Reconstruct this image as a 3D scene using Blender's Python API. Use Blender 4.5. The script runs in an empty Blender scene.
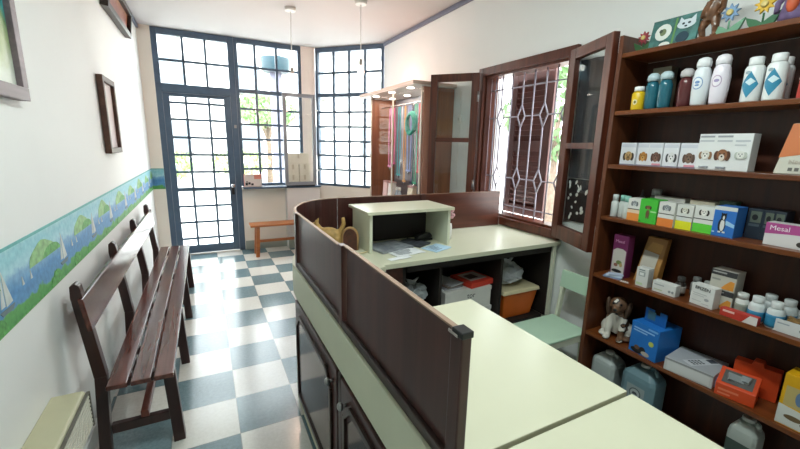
import bpy, bmesh, math, random
from mathutils import Vector, Matrix, Euler
random.seed(7)
S = bpy.context.scene
C = S.collection
PI = math.pi

# ------------------------------------------------------------------ camera
cam_d = bpy.data.cameras.new('camera'); cam = bpy.data.objects.new('camera', cam_d); C.objects.link(cam)
cam_d.sensor_width = 36.0; cam_d.lens = 36.0 * 379.39 / 800.0; cam_d.clip_start = 0.02
r = Vector((0.89115999, -0.4531127, 0.02286391)); d = Vector((-0.07241188, -0.19180397, -0.97875827)); f = Vector((0.4478732, 0.87057459, -0.20373876))
M = Matrix((( r.x, -d.x, -f.x, 0), (r.y, -d.y, -f.y, 0), (r.z, -d.z, -f.z, 1.45), (0, 0, 0, 1)))
cam.matrix_world = M
S.camera = cam

# ------------------------------------------------------------------ world, lights, exposure
W = bpy.data.worlds.new('world'); S.world = W; W.use_nodes = True
bgn = W.node_tree.nodes['Background']
bgn.inputs[0].default_value = (0.89, 0.955, 1.0, 1); bgn.inputs[1].default_value = 8.5
S.view_settings.view_transform = 'Standard'; S.view_settings.look = 'None'
S.view_settings.gamma = 1.0; S.view_settings.use_curve_mapping = False
S.view_settings.exposure = 0.55

def area(name, loc, rot, sx, sy, power, col=(1, 1, 1), portal=False):
    l = bpy.data.lights.new(name, 'AREA'); l.shape = 'RECTANGLE'; l.size = sx; l.size_y = sy
    l.energy = power; l.color = col
    o = bpy.data.objects.new(name, l); C.objects.link(o); o.location = loc; o.rotation_euler = rot
    if portal: l.cycles.is_portal = True
    return o
area('daylight_portal_door', (0.40, 5.62, 1.4), (-PI/2, 0, 0), 1.9, 2.7, 1, portal=True)
area('daylight_portal_bay', (1.91, 5.20, 1.8), (-PI/2, 0, math.atan2(-0.75, 0.703)), 1.0, 1.9, 1, portal=True)
area('daylight_portal_side', (2.34, 2.27, 1.5), (0, PI/2, 0), 1.2, 1.0, 1, portal=True)
# unseen ceiling fluorescent added to brighten the near room, its fitting further down
area('added_fluorescent_light', (0.75, 0.8, 2.63), (0, 0, 0), 0.12, 1.2, 22, (0.88, 1.0, 0.97))

# ------------------------------------------------------------------ materials
def lin(h):
    h = h.lstrip('#'); out = []
    for i in (0, 2, 4):
        c = int(h[i:i+2], 16) / 255.0
        out.append(c / 12.92 if c <= 0.04045 else ((c + 0.055) / 1.055) ** 2.4)
    return (*out, 1.0)
MATS = {}
def mat(name, col, rough=0.5, var=0.06, scale=8.0, metal=0.0, spec=0.5, bump=0.0):
    """plain material with a little procedural colour variation"""
    if name in MATS: return MATS[name]
    m = bpy.data.materials.new(name); m.use_nodes = True; nt = m.node_tree; b = nt.nodes['Principled BSDF']
    c = lin(col)
    tc = nt.nodes.new('ShaderNodeTexCoord'); n = nt.nodes.new('ShaderNodeTexNoise')
    n.inputs['Scale'].default_value = scale; n.inputs['Detail'].default_value = 3
    nt.links.new(tc.outputs['Object'], n.inputs['Vector'])
    cr = nt.nodes.new('ShaderNodeValToRGB')
    cr.color_ramp.elements[0].position = 0.3; cr.color_ramp.elements[1].position = 0.7
    cr.color_ramp.elements[0].color = (*[x * (1 - var) for x in c[:3]], 1)
    cr.color_ramp.elements[1].color = (*[min(1, x * (1 + var)) for x in c[:3]], 1)
    nt.links.new(n.outputs['Fac'], cr.inputs['Fac']); nt.links.new(cr.outputs['Color'], b.inputs['Base Color'])
    b.inputs['Roughness'].default_value = rough; b.inputs['Metallic'].default_value = metal
    b.inputs['Specular IOR Level'].default_value = spec
    if bump:
        bp = nt.nodes.new('ShaderNodeBump'); bp.inputs['Strength'].default_value = bump; bp.inputs['Distance'].default_value = 0.01
        nt.links.new(n.outputs['Fac'], bp.inputs['Height']); nt.links.new(bp.outputs['Normal'], b.inputs['Normal'])
    MATS[name] = m; return m
def wood(name, c0, c1, rough=0.35, axis='Y', scale=1.0, spec=0.5):
    if name in MATS: return MATS[name]
    m = bpy.data.materials.new(name); m.use_nodes = True; nt = m.node_tree; b = nt.nodes['Principled BSDF']
    tc = nt.nodes.new('ShaderNodeTexCoord'); mp = nt.nodes.new('ShaderNodeMapping')
    s = [26 * scale] * 3; s['XYZ'.index(axis)] = 1.6 * scale
    mp.inputs['Scale'].default_value = s
    n = nt.nodes.new('ShaderNodeTexNoise'); n.inputs['Scale'].default_value = 1.0; n.inputs['Detail'].default_value = 5; n.inputs['Distortion'].default_value = 0.6
    cr = nt.nodes.new('ShaderNodeValToRGB'); cr.color_ramp.elements[0].position = 0.3; cr.color_ramp.elements[1].position = 0.72
    cr.color_ramp.elements[0].color = lin(c0); cr.color_ramp.elements[1].color = lin(c1)
    nt.links.new(tc.outputs['Object'], mp.inputs['Vector']); nt.links.new(mp.outputs['Vector'], n.inputs['Vector'])
    nt.links.new(n.outputs['Fac'], cr.inputs['Fac']); nt.links.new(cr.outputs['Color'], b.inputs['Base Color'])
    b.inputs['Roughness'].default_value = rough; b.inputs['Specular IOR Level'].default_value = spec
    MATS[name] = m; return m
def emis(name, col, strength):
    m = bpy.data.materials.new(name); m.use_nodes = True; nt = m.node_tree; nt.nodes.clear()
    e = nt.nodes.new('ShaderNodeEmission'); e.inputs[0].default_value = lin(col); e.inputs[1].default_value = strength
    o = nt.nodes.new('ShaderNodeOutputMaterial'); nt.links.new(e.outputs[0], o.inputs[0]); MATS[name] = m; return m
def glass(name, tint=(1, 1, 1), refl=1.0):
    m = bpy.data.materials.new(name); m.use_nodes = True; nt = m.node_tree; nt.nodes.clear()
    t = nt.nodes.new('ShaderNodeBsdfTransparent'); t.inputs[0].default_value = (*tint, 1)
    g = nt.nodes.new('ShaderNodeBsdfGlossy'); g.inputs['Roughness'].default_value = 0.02
    lw = nt.nodes.new('ShaderNodeLayerWeight'); pw = nt.nodes.new('ShaderNodeMath'); pw.operation = 'POWER'; pw.inputs[1].default_value = 5.0
    nt.links.new(lw.outputs['Facing'], pw.inputs[0])
    mu = nt.nodes.new('ShaderNodeMath'); mu.operation = 'MULTIPLY_ADD'; mu.inputs[1].default_value = 0.6 * refl; mu.inputs[2].default_value = 0.03 * refl; nt.links.new(pw.outputs[0], mu.inputs[0])
    mx = nt.nodes.new('ShaderNodeMixShader'); o = nt.nodes.new('ShaderNodeOutputMaterial')
    nt.links.new(mu.outputs[0], mx.inputs[0]); nt.links.new(t.outputs[0], mx.inputs[1]); nt.links.new(g.outputs[0], mx.inputs[2])
    nt.links.new(mx.outputs[0], o.inputs[0]); MATS[name] = m; return m
def col(h, rough=0.45): return mat('paint_' + h.lstrip('#') + ('_%d' % int(rough * 100)), h, rough, 0.03)

m_wall = mat('wall_paint', '#eceeec', 0.6, 0.012, 3)
m_ceil = mat('ceiling_paint', '#cdc9c8', 0.7, 0.012, 3)
m_dado = mat('wall_dado', '#f0e9de', 0.6, 0.02, 4)
m_blue = mat('slate_blue_paint', '#4d6177', 0.35, 0.06, 14)
m_corn = mat('cornice_paint', '#6f7486', 0.45, 0.05, 12)
m_grey = mat('casement_grey_paint', '#8d929b', 0.4, 0.04, 12)
m_wood = wood('red_brown_wood', '#3a1c14', '#5c2e20', 0.32)
m_woodz = wood('red_brown_wood_upright', '#3f1d13', '#66321f', 0.35, 'Z')
m_shelf = wood('shelf_wood', '#54290f', '#7d441f', 0.28)
m_shelfz = wood('shelf_wood_upright', '#4c2714', '#6b3a20', 0.4, 'Z')
m_shelfback = wood('shelf_back_wood', '#34170c', '#4a2414', 0.4, 'Z')
m_dark = wood('dark_screen_wood', '#341a17', '#4c2a25', 0.34, 'Z')
m_darkrail = wood('dark_rail_wood', '#24140f', '#35211a', 0.35)
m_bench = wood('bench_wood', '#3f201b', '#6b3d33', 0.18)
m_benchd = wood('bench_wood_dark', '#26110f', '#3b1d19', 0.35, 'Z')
m_pine = wood('orange_pine', '#9c5a2e', '#b9713c', 0.4, 'X')
m_edge = wood('worn_plywood_edge', '#7d5f4c', '#a38975', 0.5)
m_cream = mat('cream_laminate', '#d3d2b9', 0.28, 0.015, 6)
m_creamd = mat('cream_fascia', '#c9cab0', 0.45, 0.03, 6)
m_green = mat('pale_green_paint', '#bcd9c0', 0.4, 0.03, 6)
m_creamw = mat('cream_wood_paint', '#d9dcc6', 0.45, 0.03, 6)
m_black = mat('black_plastic', '#141416', 0.35, 0.1)
m_chrome = mat('chrome', '#c9c9cb', 0.15, 0.03, metal=1.0)
m_steel = mat('brushed_steel', '#9b9b9b', 0.3, 0.04, metal=1.0)
m_bar = mat('grille_paint', '#8f8993', 0.45, 0.08, 20)
m_white = col('#ecebe6', 0.4)
m_paper = mat('white_paper', '#e9ebec', 0.6, 0.03)
m_card = mat('white_carton', '#dedcd6', 0.5, 0.04)
m_cab = wood('cabinet_wood', '#7d4a30', '#9a6040', 0.4, 'Z')
m_mirror = mat('mirror', '#dfe3e6', 0.04, 0.0, metal=1.0)
m_glass = glass('pane_glass', (0.97, 0.985, 0.98)); m_cglass = glass('cabinet_glass', (0.985, 0.99, 0.99), 0.25)
m_bulb = emis('bulb_glow', '#ffe3d2', 9.0)
m_spot = emis('spot_glow', '#fff0e2', 9.0)
m_tube = emis('tube_glow', '#f2fff8', 3.0)

def tile_mat():
    m = bpy.data.materials.new('checker_tiles'); m.use_nodes = True; nt = m.node_tree; b = nt.nodes['Principled BSDF']; L = nt.links.new
    tc = nt.nodes.new('ShaderNodeTexCoord'); mp = nt.nodes.new('ShaderNodeMapping')
    mp.vector_type = 'POINT'
    mp.inputs['Location'].default_value = (-0.065 / 0.305 + 20, -2.147 / 0.305 + 20, 0.5); mp.inputs['Scale'].default_value = (1/0.305, 1/0.305, 1)
    L(tc.outputs['Object'], mp.inputs['Vector'])
    ck = nt.nodes.new('ShaderNodeTexChecker'); ck.inputs['Scale'].default_value = 1.0
    L(mp.outputs['Vector'], ck.inputs['Vector'])
    n = nt.nodes.new('ShaderNodeTexNoise'); n.inputs['Scale'].default_value = 55; n.inputs['Detail'].default_value = 6; n.inputs['Roughness'].default_value = 0.7
    L(tc.outputs['Object'], n.inputs['Vector'])
    def ramp(a, c):
        cr = nt.nodes.new('ShaderNodeValToRGB'); cr.color_ramp.elements[0].position = 0.3; cr.color_ramp.elements[1].position = 0.7
        cr.color_ramp.elements[0].color = lin(a); cr.color_ramp.elements[1].color = lin(c); L(n.outputs['Fac'], cr.inputs['Fac']); return cr
    da = ramp('#5f767c', '#778f95'); li = ramp('#d2d1c8', '#e2e1da')
    L(da.outputs[0], ck.inputs['Color1']); L(li.outputs[0], ck.inputs['Color2'])
    br = nt.nodes.new('ShaderNodeTexBrick'); br.offset = 0.0; br.inputs['Scale'].default_value = 1.0; br.inputs['Mortar Size'].default_value = 0.006
    br.inputs['Brick Width'].default_value = 1.0; br.inputs['Row Height'].default_value = 1.0
    L(mp.outputs['Vector'], br.inputs['Vector'])
    mx = nt.nodes.new('ShaderNodeMix'); mx.data_type = 'RGBA'
    L(br.outputs['Fac'], mx.inputs['Factor']); L(ck.outputs['Color'], mx.inputs['A']); mx.inputs['B'].default_value = lin('#8f938f')
    L(mx.outputs['Result'], b.inputs['Base Color'])
    b.inputs['Roughness'].default_value = 0.2; b.inputs['Specular IOR Level'].default_value = 0.75
    return m
m_tile = tile_mat()

# ------------------------------------------------------------------ mesh helpers
class MB:
    """collects shapes; becomes ONE mesh object"""
    def __init__(s): s.bm = bmesh.new()
    def face(s, pts, mi=0):
        fc = s.bm.faces.new([s.bm.verts.new(p) for p in pts]); fc.material_index = mi; return fc
    def hexa(s, p, mi=0, smooth=False):
        v = [s.bm.verts.new(q) for q in p]
        for idx in ((3, 2, 1, 0), (4, 5, 6, 7), (0, 1, 5, 4), (1, 2, 6, 5), (2, 3, 7, 6), (3, 0, 4, 7)):
            fc = s.bm.faces.new([v[i] for i in idx]); fc.material_index = mi
        return s
    def box(s, x0, y0, z0, x1, y1, z1, mi=0):
        return s.hexa([(x0, y0, z0), (x1, y0, z0), (x1, y1, z0), (x0, y1, z0), (x0, y0, z1), (x1, y0, z1), (x1, y1, z1), (x0, y1, z1)], mi)
    def obox(s, c, dims, rot=(0, 0, 0), mi=0):
        R = Euler(rot).to_matrix(); c = Vector(c); a, b, h = [q / 2 for q in dims]
        return s.hexa([c + R @ Vector(q) for q in ((-a, -b, -h), (a, -b, -h), (a, b, -h), (-a, b, -h), (-a, -b, h), (a, -b, h), (a, b, h), (-a, b, h))], mi)
    def beam(s, p, q, w, t, side=(1, 0, 0), mi=0):
        p, q = Vector(p), Vector(q); ax = (q - p).normalized(); sd = Vector(side); sd = (sd - ax * sd.dot(ax)).normalized(); up = ax.cross(sd)
        a, b = sd * w / 2, up * t / 2
        return s.hexa([p - a - b, p + a - b, p + a + b, p - a + b, q - a - b, q + a - b, q + a + b, q - a + b], mi)
    def tube(s, pts, rad, seg=8, mi=0, cap=True):
        pts = [Vector(p) for p in pts]; rads = rad if isinstance(rad, (list, tuple)) else [rad] * len(pts); rings = []
        prev = None
        for i, p in enumerate(pts):
            t = (pts[min(i + 1, len(pts) - 1)] - pts[max(i - 1, 0)]).normalized()
            if prev is None:
                prev = t.orthogonal().normalized()
            n = (prev - t * prev.dot(t)).normalized(); prev = n; bn = t.cross(n)
            rings.append([s.bm.verts.new(p + (n * math.cos(2 * PI * k / seg) + bn * math.sin(2 * PI * k / seg)) * rads[i]) for k in range(seg)])
        for a, b in zip(rings, rings[1:]):
            for k in range(seg):
                fc = s.bm.faces.new((a[k], a[(k + 1) % seg], b[(k + 1) % seg], b[k])); fc.material_index = mi; fc.smooth = True
        if cap:
            for rg in (rings[0][::-1], rings[-1]): s.bm.faces.new(rg).material_index = mi
        return s
    def lathe(s, prof, c=(0, 0, 0), seg=20, mi=0, sx=1.0, sy=1.0, smooth=True):
        c = Vector(c); rings = []
        for rr, z in prof:
            rings.append([s.bm.verts.new(c + Vector((max(rr, 1e-4) * sx * math.cos(2 * PI * k / seg), max(rr, 1e-4) * sy * math.sin(2 * PI * k / seg), z))) for k in range(seg)])
        for a, b in zip(rings, rings[1:]):
            for k in range(seg):
                fc = s.bm.faces.new((a[k], a[(k + 1) % seg], b[(k + 1) % seg], b[k])); fc.material_index = mi; fc.smooth = smooth
        s.bm.faces.new(rings[0][::-1]).material_index = mi; s.bm.faces.new(rings[-1]).material_index = mi
        return s
    def prism(s, poly, y0, y1, mi=0):
        """poly in (x, z), extruded along y"""
        a = [s.bm.verts.new((x, y0, z)) for x, z in poly]; b = [s.bm.verts.new((x, y1, z)) for x, z in poly]; n = len(poly)
        s.bm.faces.new(a).material_index = mi; s.bm.faces.new(b[::-1]).material_index = mi
        for k in range(n): s.bm.faces.new((a[(k + 1) % n], a[k], b[k], b[(k + 1) % n])).material_index = mi
        return s
    def prismz(s, poly, z0, z1, mi=0):
        a = [s.bm.verts.new((x, y, z0)) for x, y in poly]; b = [s.bm.verts.new((x, y, z1)) for x, y in poly]; n = len(poly)
        s.bm.faces.new(a[::-1]).material_index = mi; s.bm.faces.new(b).material_index = mi
        for k in range(n): s.bm.faces.new((a[k], a[(k + 1) % n], b[(k + 1) % n], b[k])).material_index = mi
        return s
    def prismx(s, poly, x0, x1, mi=0):
        """poly in (y, z), extruded along x"""
        a = [s.bm.verts.new((x0, y, z)) for y, z in poly]; b = [s.bm.verts.new((x1, y, z)) for y, z in poly]; n = len(poly)
        s.bm.faces.new(a[::-1]).material_index = mi; s.bm.faces.new(b).material_index = mi
        for k in range(n): s.bm.faces.new((a[k], a[(k + 1) % n], b[(k + 1) % n], b[k])).material_index = mi
        return s
    def ell(s, c, rad, rot=(0, 0, 0), mi=0, u=16, v=10):
        mt = Matrix.Translation(c) @ Euler(rot).to_matrix().to_4x4() @ Matrix.Diagonal((*rad, 1))
        n0 = len(s.bm.faces)
        bmesh.ops.create_uvsphere(s.bm, u_segments=u, v_segments=v, radius=1, matrix=mt)
        s.bm.faces.ensure_lookup_table()
        for fc in s.bm.faces[n0:]: fc.material_index = mi; fc.smooth = True
        return s
    def wall_strip(s, path, z0, z1, t, mi=0):
        """upright strip following a plan path, thickness t to the right of travel"""
        pts = [Vector((x, y)) for x, y in path]; off = []
        for i, p in enumerate(pts):
            tg = (pts[min(i + 1, len(pts) - 1)] - pts[max(i - 1, 0)]).normalized(); off.append(p + Vector((tg.y, -tg.x)) * t)
        a0 = [s.bm.verts.new((*p, z0)) for p in pts]; a1 = [s.bm.verts.new((*p, z1)) for p in pts]
        b0 = [s.bm.verts.new((*p, z0)) for p in off]; b1 = [s.bm.verts.new((*p, z1)) for p in off]
        for i in range(len(pts) - 1):
            for q in ((a0[i + 1], a0[i], a1[i], a1[i + 1]), (b0[i], b0[i + 1], b1[i + 1], b1[i]), (a1[i + 1], a1[i], b1[i], b1[i + 1]), (a0[i], a0[i + 1], b0[i + 1], b0[i])):
                s.bm.faces.new(q).material_index = mi
        for i in (0, -1): s.bm.faces.new((a0[i], b0[i], b1[i], a1[i])).material_index = mi
        return s
    def build(s, name, mats, parent=None, bevel=0.0, loc=None):
        me = bpy.data.meshes.new(name); bmesh.ops.recalc_face_normals(s.bm, faces=s.bm.faces[:]); s.bm.to_mesh(me); s.bm.free()
        for q in (mats if isinstance(mats, (list, tuple)) else [mats]): me.materials.append(q)
        o = bpy.data.objects.new(name, me); C.objects.link(o)
        if parent is not None: o.parent = parent
        if loc is not None: o.location = loc
        if bevel:
            b = o.modifiers.new('bevel', 'BEVEL'); b.width = bevel; b.segments = 2; b.limit_method = 'ANGLE'
        return o
    def shift(s, v):
        bmesh.ops.translate(s.bm, verts=s.bm.verts[:], vec=v); return s

def tag(o, label, cat, group=None):
    o['label'] = label; o['category'] = cat
    if group: o['group'] = group
    return o
def thing(name, label, cat, loc=(0, 0, 0), rotz=0.0, group=None):
    o = bpy.data.objects.new(name, None); C.objects.link(o); o.empty_display_size = 0.05
    o.location = loc; o.rotation_euler = (0, 0, rotz); return tag(o, label, cat, group)
def struct(o): o['kind'] = 'structure'; return o
def sroot(name, loc=(0, 0, 0), rotz=0.0):
    o = bpy.data.objects.new(name, None); C.objects.link(o); o.location = loc; o.rotation_euler = (0, 0, rotz); return struct(o)
def copy_tree(o, parent=None):
    c = o.copy(); C.objects.link(c)
    if parent is not None: c.parent = parent
    for ch in list(o.children): copy_tree(ch, c)
    return c
def text_part(txt, size, loc, parent, m, rot=(PI/2, 0, 0), align='CENTER', name='lettering', sx=1.0):
    cu = bpy.data.curves.new('txt', 'FONT'); cu.body = txt; cu.size = size; cu.align_x = align; cu.align_y = 'CENTER'; cu.extrude = 0.0003
    t = bpy.data.objects.new('txt', cu); C.objects.link(t)
    dg = bpy.context.evaluated_depsgraph_get(); me = bpy.data.meshes.new_from_object(t.evaluated_get(dg)); me.name = name
    bpy.data.objects.remove(t); bpy.data.curves.remove(cu)
    me.materials.clear(); me.materials.append(m)
    o = bpy.data.objects.new(name, me); C.objects.link(o); o.parent = parent; o.location = loc; o.rotation_euler = rot; o.scale = (sx, 1, 1)
    return o
def fuse(o, voxel=0.004, smooth=2):
    md = o.modifiers.new('fuse', 'REMESH'); md.mode = 'VOXEL'; md.voxel_size = voxel; md.use_smooth_shade = True
    sm = o.modifiers.new('soft', 'SMOOTH'); sm.iterations = smooth; sm.factor = 0.5
    return o

XR, XL, YB, ZC = 2.14, -0.575, 5.45, 2.715       # right wall, left wall, door wall, ceiling
BA, BB = Vector((1.437, 5.45)), Vector((2.14, 4.70)); BANG = math.atan2(BB.y - BA.y, BB.x - BA.x); BLEN = (BB - BA).length

# ------------------------------------------------------------------ room shell
struct(MB().box(-0.75, -1.5, -0.1, 2.4, 5.75, 0.0).build('floor', m_tile))
struct(MB().box(-0.75, -1.5, ZC, 2.4, 5.75, ZC + 0.1).build('ceiling', m_ceil))
struct(MB().box(XL - 0.15, -1.5, 0, XL, 5.6, ZC).build('wall_left', m_wall))
struct(MB().box(XL, -1.5, 0, XR, -1.4, ZC).build('wall_near', m_wall))
wb = MB().box(XL, YB, 0, -0.445, YB + 0.15, ZC).box(0.42, YB, 0, 1.437, YB + 0.15, 0.86)
struct(wb.build('wall_back', m_dado))
n_ = Vector((0.75, 0.703)) / 1.028
bay = MB().prismz([tuple(BA), tuple(BA + n_ * 0.15), tuple(BB + n_ * 0.15), tuple(BB)], 0, 0.86)
struct(bay.build('wall_bay', m_dado))
WY0, WY1, WZ0, WZ1 = 1.80, 2.665, 0.89, 2.04
wr = MB()
wr.box(XR, -1.5, 0, XR + 0.15, WY0, ZC).box(XR, WY1, 0, XR + 0.15, 4.70, ZC).box(XR, WY0, 0, XR + 0.15, WY1, WZ0).box(XR, WY0, WZ1, XR + 0.15, WY1, ZC)
struct(wr.build('wall_right', m_wall))
# corner pillar between the two street windows, low pier under it
struct(MB().box(1.25, YB - 0.005, 0.86, 1.437, YB + 0.15, ZC).build('trim_1', mat('pillar_paint', '#f3e7de', 0.6, 0.02)))
pr = MB().box(0.98, 5.30, 0, 1.432, YB - 0.002, 0.845)
struct(pr.build('trim_2', mat('pier_paint', '#dfdbd8', 0.6, 0.02)))
struct(MB().box(0.43, 5.28, 0.850, 1.45, YB - 0.003, 0.872).build('trim_3', m_blue, bevel=0.003))
struct(MB().box(XL + 0.001, -1.39, ZC - 0.045, XL + 0.026, YB - 0.01, ZC - 0.002).build('trim_4', m_corn, bevel=0.006))
struct(MB().box(XR - 0.026, -1.39, ZC - 0.045, XR - 0.001, 4.69, ZC - 0.002).build('trim_5', m_corn, bevel=0.006))
bb = mat('baseboard_paint', '#9fa59c', 0.5, 0.04)
struct(MB().box(0.43, YB - 0.018, 0, 0.978, YB - 0.002, 0.12).box(0.98, 5.284, 0, 1.43, 5.298, 0.12).build('baseboard_back', bb))
struct(MB().box(XL + 0.002, -1.39, 0, XL + 0.014, 5.43, 0.09).build('baseboard_left', mat('pale_skirting', '#d5d8d4', 0.5, 0.03)))

# wallpaper border with lagoon scene
def border_mat():
    m = bpy.data.materials.new('lagoon_wallpaper'); m.use_nodes = True; nt = m.node_tree; b = nt.nodes['Principled BSDF']; L = nt.links.new
    tc = nt.nodes.new('ShaderNodeTexCoord'); sp = nt.nodes.new('ShaderNodeSeparateXYZ'); L(tc.outputs['Object'], sp.inputs[0])
    n = nt.nodes.new('ShaderNodeTexNoise'); n.inputs['Scale'].default_value = 14; n.inputs['Detail'].default_value = 4; L(tc.outputs['Object'], n.inputs['Vector'])
    a = nt.nodes.new('ShaderNodeMath'); a.operation = 'MULTIPLY_ADD'; a.inputs[1].default_value = 0.09; L(n.outputs['Fac'], a.inputs[0]); L(sp.outputs['Z'], a.inputs[2])
    mr = nt.nodes.new('ShaderNodeMapRange'); mr.inputs['From Min'].default_value = 0.045; mr.inputs['From Max'].default_value = 0.295; L(a.outputs[0], mr.inputs['Value'])
    cr = nt.nodes.new('ShaderNodeValToRGB'); e = cr.color_ramp.elements
    e[0].position = 0.0; e[0].color = lin('#4f9a55'); e[1].position = 1.0; e[1].color = lin('#9fd0d8')
    for p, c in ((0.16, '#62a85c'), (0.2, '#5a93c0'), (0.42, '#5590c4'), (0.58, '#7fb0d2'), (0.66, '#a9d6e0'), (0.85, '#8fcbd6')):
        q = e.new(p); q.color = lin(c)
    L(mr.outputs[0], cr.inputs[0])
    n2 = nt.nodes.new('ShaderNodeTexNoise'); n2.inputs['Scale'].default_value = 45; n2.inputs['Detail'].default_value = 3; L(tc.outputs['Object'], n2.inputs['Vector'])
    mx = nt.nodes.new('ShaderNodeMix'); mx.data_type = 'RGBA'; mx.blend_type = 'OVERLAY'; mx.inputs['Factor'].default_value = 0.45
    L(cr.outputs[0], mx.inputs['A']); L(n2.outputs['Fac'], mx.inputs['B']); L(mx.outputs['Result'], b.inputs['Base Color'])
    b.inputs['Roughness'].default_value = 0.55; return m
m_bord = border_mat()
m_hill = mat('print_hill', '#8fbf80', 0.55, 0.3, 30); m_bush = mat('print_bush', '#5fa659', 0.55, 0.35, 60); m_sail = mat('print_sail', '#cfd6d2', 0.55, 0.1, 30); m_hull = mat('print_hull', '#6d7f86', 0.55, 0.1, 30); m_band = mat('print_band', '#5aa9a8', 0.55, 0.1, 30)
def border(length, loc, rotz, name):
    """local x along the wall, -y into the room"""
    b = MB(); b.box(0, -0.002, 0, length, 0, 0.25)
    b.box(0, -0.0026, 0.240, length, -0.002, 0.25, 5); b.box(0, -0.0026, 0.0, length, -0.002, 0.006, 2)
    rnd = random.Random(3); x = 0.12; nb = 0
    while x < length - 0.02:
        w = rnd.uniform(0.11, 0.15); h = rnd.uniform(0.065, 0.09); zb = 0.135
        hill = [(x - w, zb)] + [(x + w * math.cos(t), zb + h * math.sin(t) * (1 + 0.07 * math.sin(5 * t))) for t in [PI - PI * k / 12 for k in range(1, 12)]] + [(x + w, zb)]
        hill = [(min(max(q, 0), length), min(z, 0.238)) for q, z in hill]; b.prism(hill, -0.0032, -0.002, 1)
        h2 = [(min(max(x + 0.09 + 0.7 * w * math.cos(t), 0), length), zb + 0.55 * h * math.sin(t)) for t in [PI - PI * k / 10 for k in range(11)]]; b.prism(h2, -0.0036, -0.002, 2)
        sx = x + w + 0.07
        if sx + 0.06 < length:
            b.prism([(sx, 0.075), (sx, 0.19), (sx + 0.045, 0.08)], -0.0036, -0.002, 3); b.prism([(sx - 0.008, 0.08), (sx - 0.008, 0.165), (sx - 0.035, 0.08)], -0.0036, -0.002, 3)
            b.prism([(sx - 0.045, 0.07), (sx + 0.055, 0.07), (sx + 0.04, 0.055), (sx - 0.03, 0.055)], -0.0036, -0.002, 4)
            for q in (0.13, 0.2): 
                if sx + q + 0.02 < length: b.prism([(sx + q, 0.1), (sx + q + 0.004, 0.13), (sx + q + 0.016, 0.1)], -0.0036, -0.002, 3)
        nb += 1
        for k in range(3):
            bx = x + rnd.uniform(-0.15, 0.15); br = rnd.uniform(0.03, 0.06)
            b.prism([(min(max(bx + br * math.cos(t), 0), length), 0.006 + 0.9 * br * math.sin(t)) for t in [PI - PI * j / 8 for j in range(9)]], -0.0034 - 0.00013 * (k + 3 * (nb % 2)), -0.002, 2)
        x += rnd.uniform(0.46, 0.54)
    o = b.build(name, [m_bord, m_hill, m_bush, m_sail, m_hull, m_band]); o.location = loc; o.rotation_euler = (0, 0, rotz); return struct(o)
border(6.82, (XL + 0.0005, -1.38, 0.862), PI/2, 'trim_6')
border(0.127, (XL + 0.002, YB - 0.0005, 0.862), 0, 'trim_7')

# ------------------------------------------------------------------ street windows and door
def grid_window(root, w, zlo, zrail, ztop, cols, rows_lo, rows_up, colpos=None, fr=0.04, depth=0.06):
    """local: x along, y=0 is the room face, z absolute; frame, glazing bars, panes as parts"""
    b = MB(); t = depth
    b.box(0, 0, zlo, fr, t, ztop).box(w - fr, 0, zlo, w, t, ztop).box(fr, 0, ztop - 0.06, w - fr, t, ztop).box(fr, 0, zlo, w - fr, t, zlo + 0.035).box(fr, -0.008, zrail - 0.025, w - fr, t, zrail + 0.025)
    b.build('window_frame', m_blue, root, bevel=0.003)
    g = MB()
    for z0, z1, rows in ((zlo + 0.035, zrail - 0.025, rows_lo), (zrail + 0.025, ztop - 0.06, rows_up)):
        for k in range(1, cols):
            x = (colpos[k - 1] if colpos else fr + (w - 2 * fr) * k / cols); g.box(x - 0.015, 0.012, z0, x + 0.015, 0.042, z1)
        for k in range(1, rows):
            z = z0 + (z1 - z0) * k / rows; g.box(fr, 0.013, z - 0.014, w - fr, 0.041, z + 0.014)
    g.build('glazing_bars', m_blue, root)
    p = MB(); p.box(fr, 0.025, zlo + 0.03, w - fr, 0.029, ztop - 0.05); p.build('pane', m_glass, root)
w1 = sroot('window_1', (0.425, YB, 0)); grid_window(w1, 0.825, 0.872, 2.085, ZC - 0.003, 3, 6, 2, [0.245, 0.51])
w2 = sroot('window_2', (BA.x + 0.004, BA.y - 0.004, 0), BANG); grid_window(w2, BLEN - 0.012, 0.862, 2.10, ZC - 0.003, 4, 6, 2)
dr = sroot('door_1', (0, YB, 0))
b = MB()
b.box(-0.445, 0, 0, -0.385, 0.07, ZC - 0.003).box(0.352, -0.006, 0, 0.422, 0.07, ZC - 0.003).box(-0.385, 0, ZC - 0.075, 0.352, 0.07, ZC - 0.003).box(-0.385, -0.006, 2.005, 0.352, 0.07, 2.105)
b.build('door_frame', m_blue, dr, bevel=0.004)
b = MB()
for x in (-0.135, 0.105): b.box(x - 0.014, 0.012, 2.105, x + 0.014, 0.045, ZC - 0.075)
b.box(-0.385, 0.013, 2.356, 0.352, 0.044, 2.384)
b.build('transom_bars', m_blue, dr)
MB().box(-0.385, 0.026, 2.10, 0.352, 0.03, ZC - 0.07).build('transom_pane', m_glass, dr)
b = MB(); g0, g1 = -0.315, 0.275
b.box(-0.383, 0.008, 0.012, g0, 0.052, 2.003).box(g1, 0.008, 0.012, 0.350, 0.052, 2.003).box(g0, 0.008, 1.965, g1, 0.052, 2.003).box(g0, 0.008, 0.012, g1, 0.052, 0.115).box(g0, 0.008, 0.822, g1, 0.052, 0.868)
leaf = b.build('door_leaf', m_blue, dr, bevel=0.003)
b = MB()
for x in (-0.145, 0.105): b.box(x - 0.014, 0.016, 0.115, x + 0.014, 0.042, 1.965)
for z in (0.206, 0.419, 0.628, 1.064, 1.277, 1.486, 1.70, 1.895): b.box(g0, 0.017, z - 0.014, g1, 0.041, z + 0.014)
b.build('door_bars', m_blue, leaf)
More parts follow.
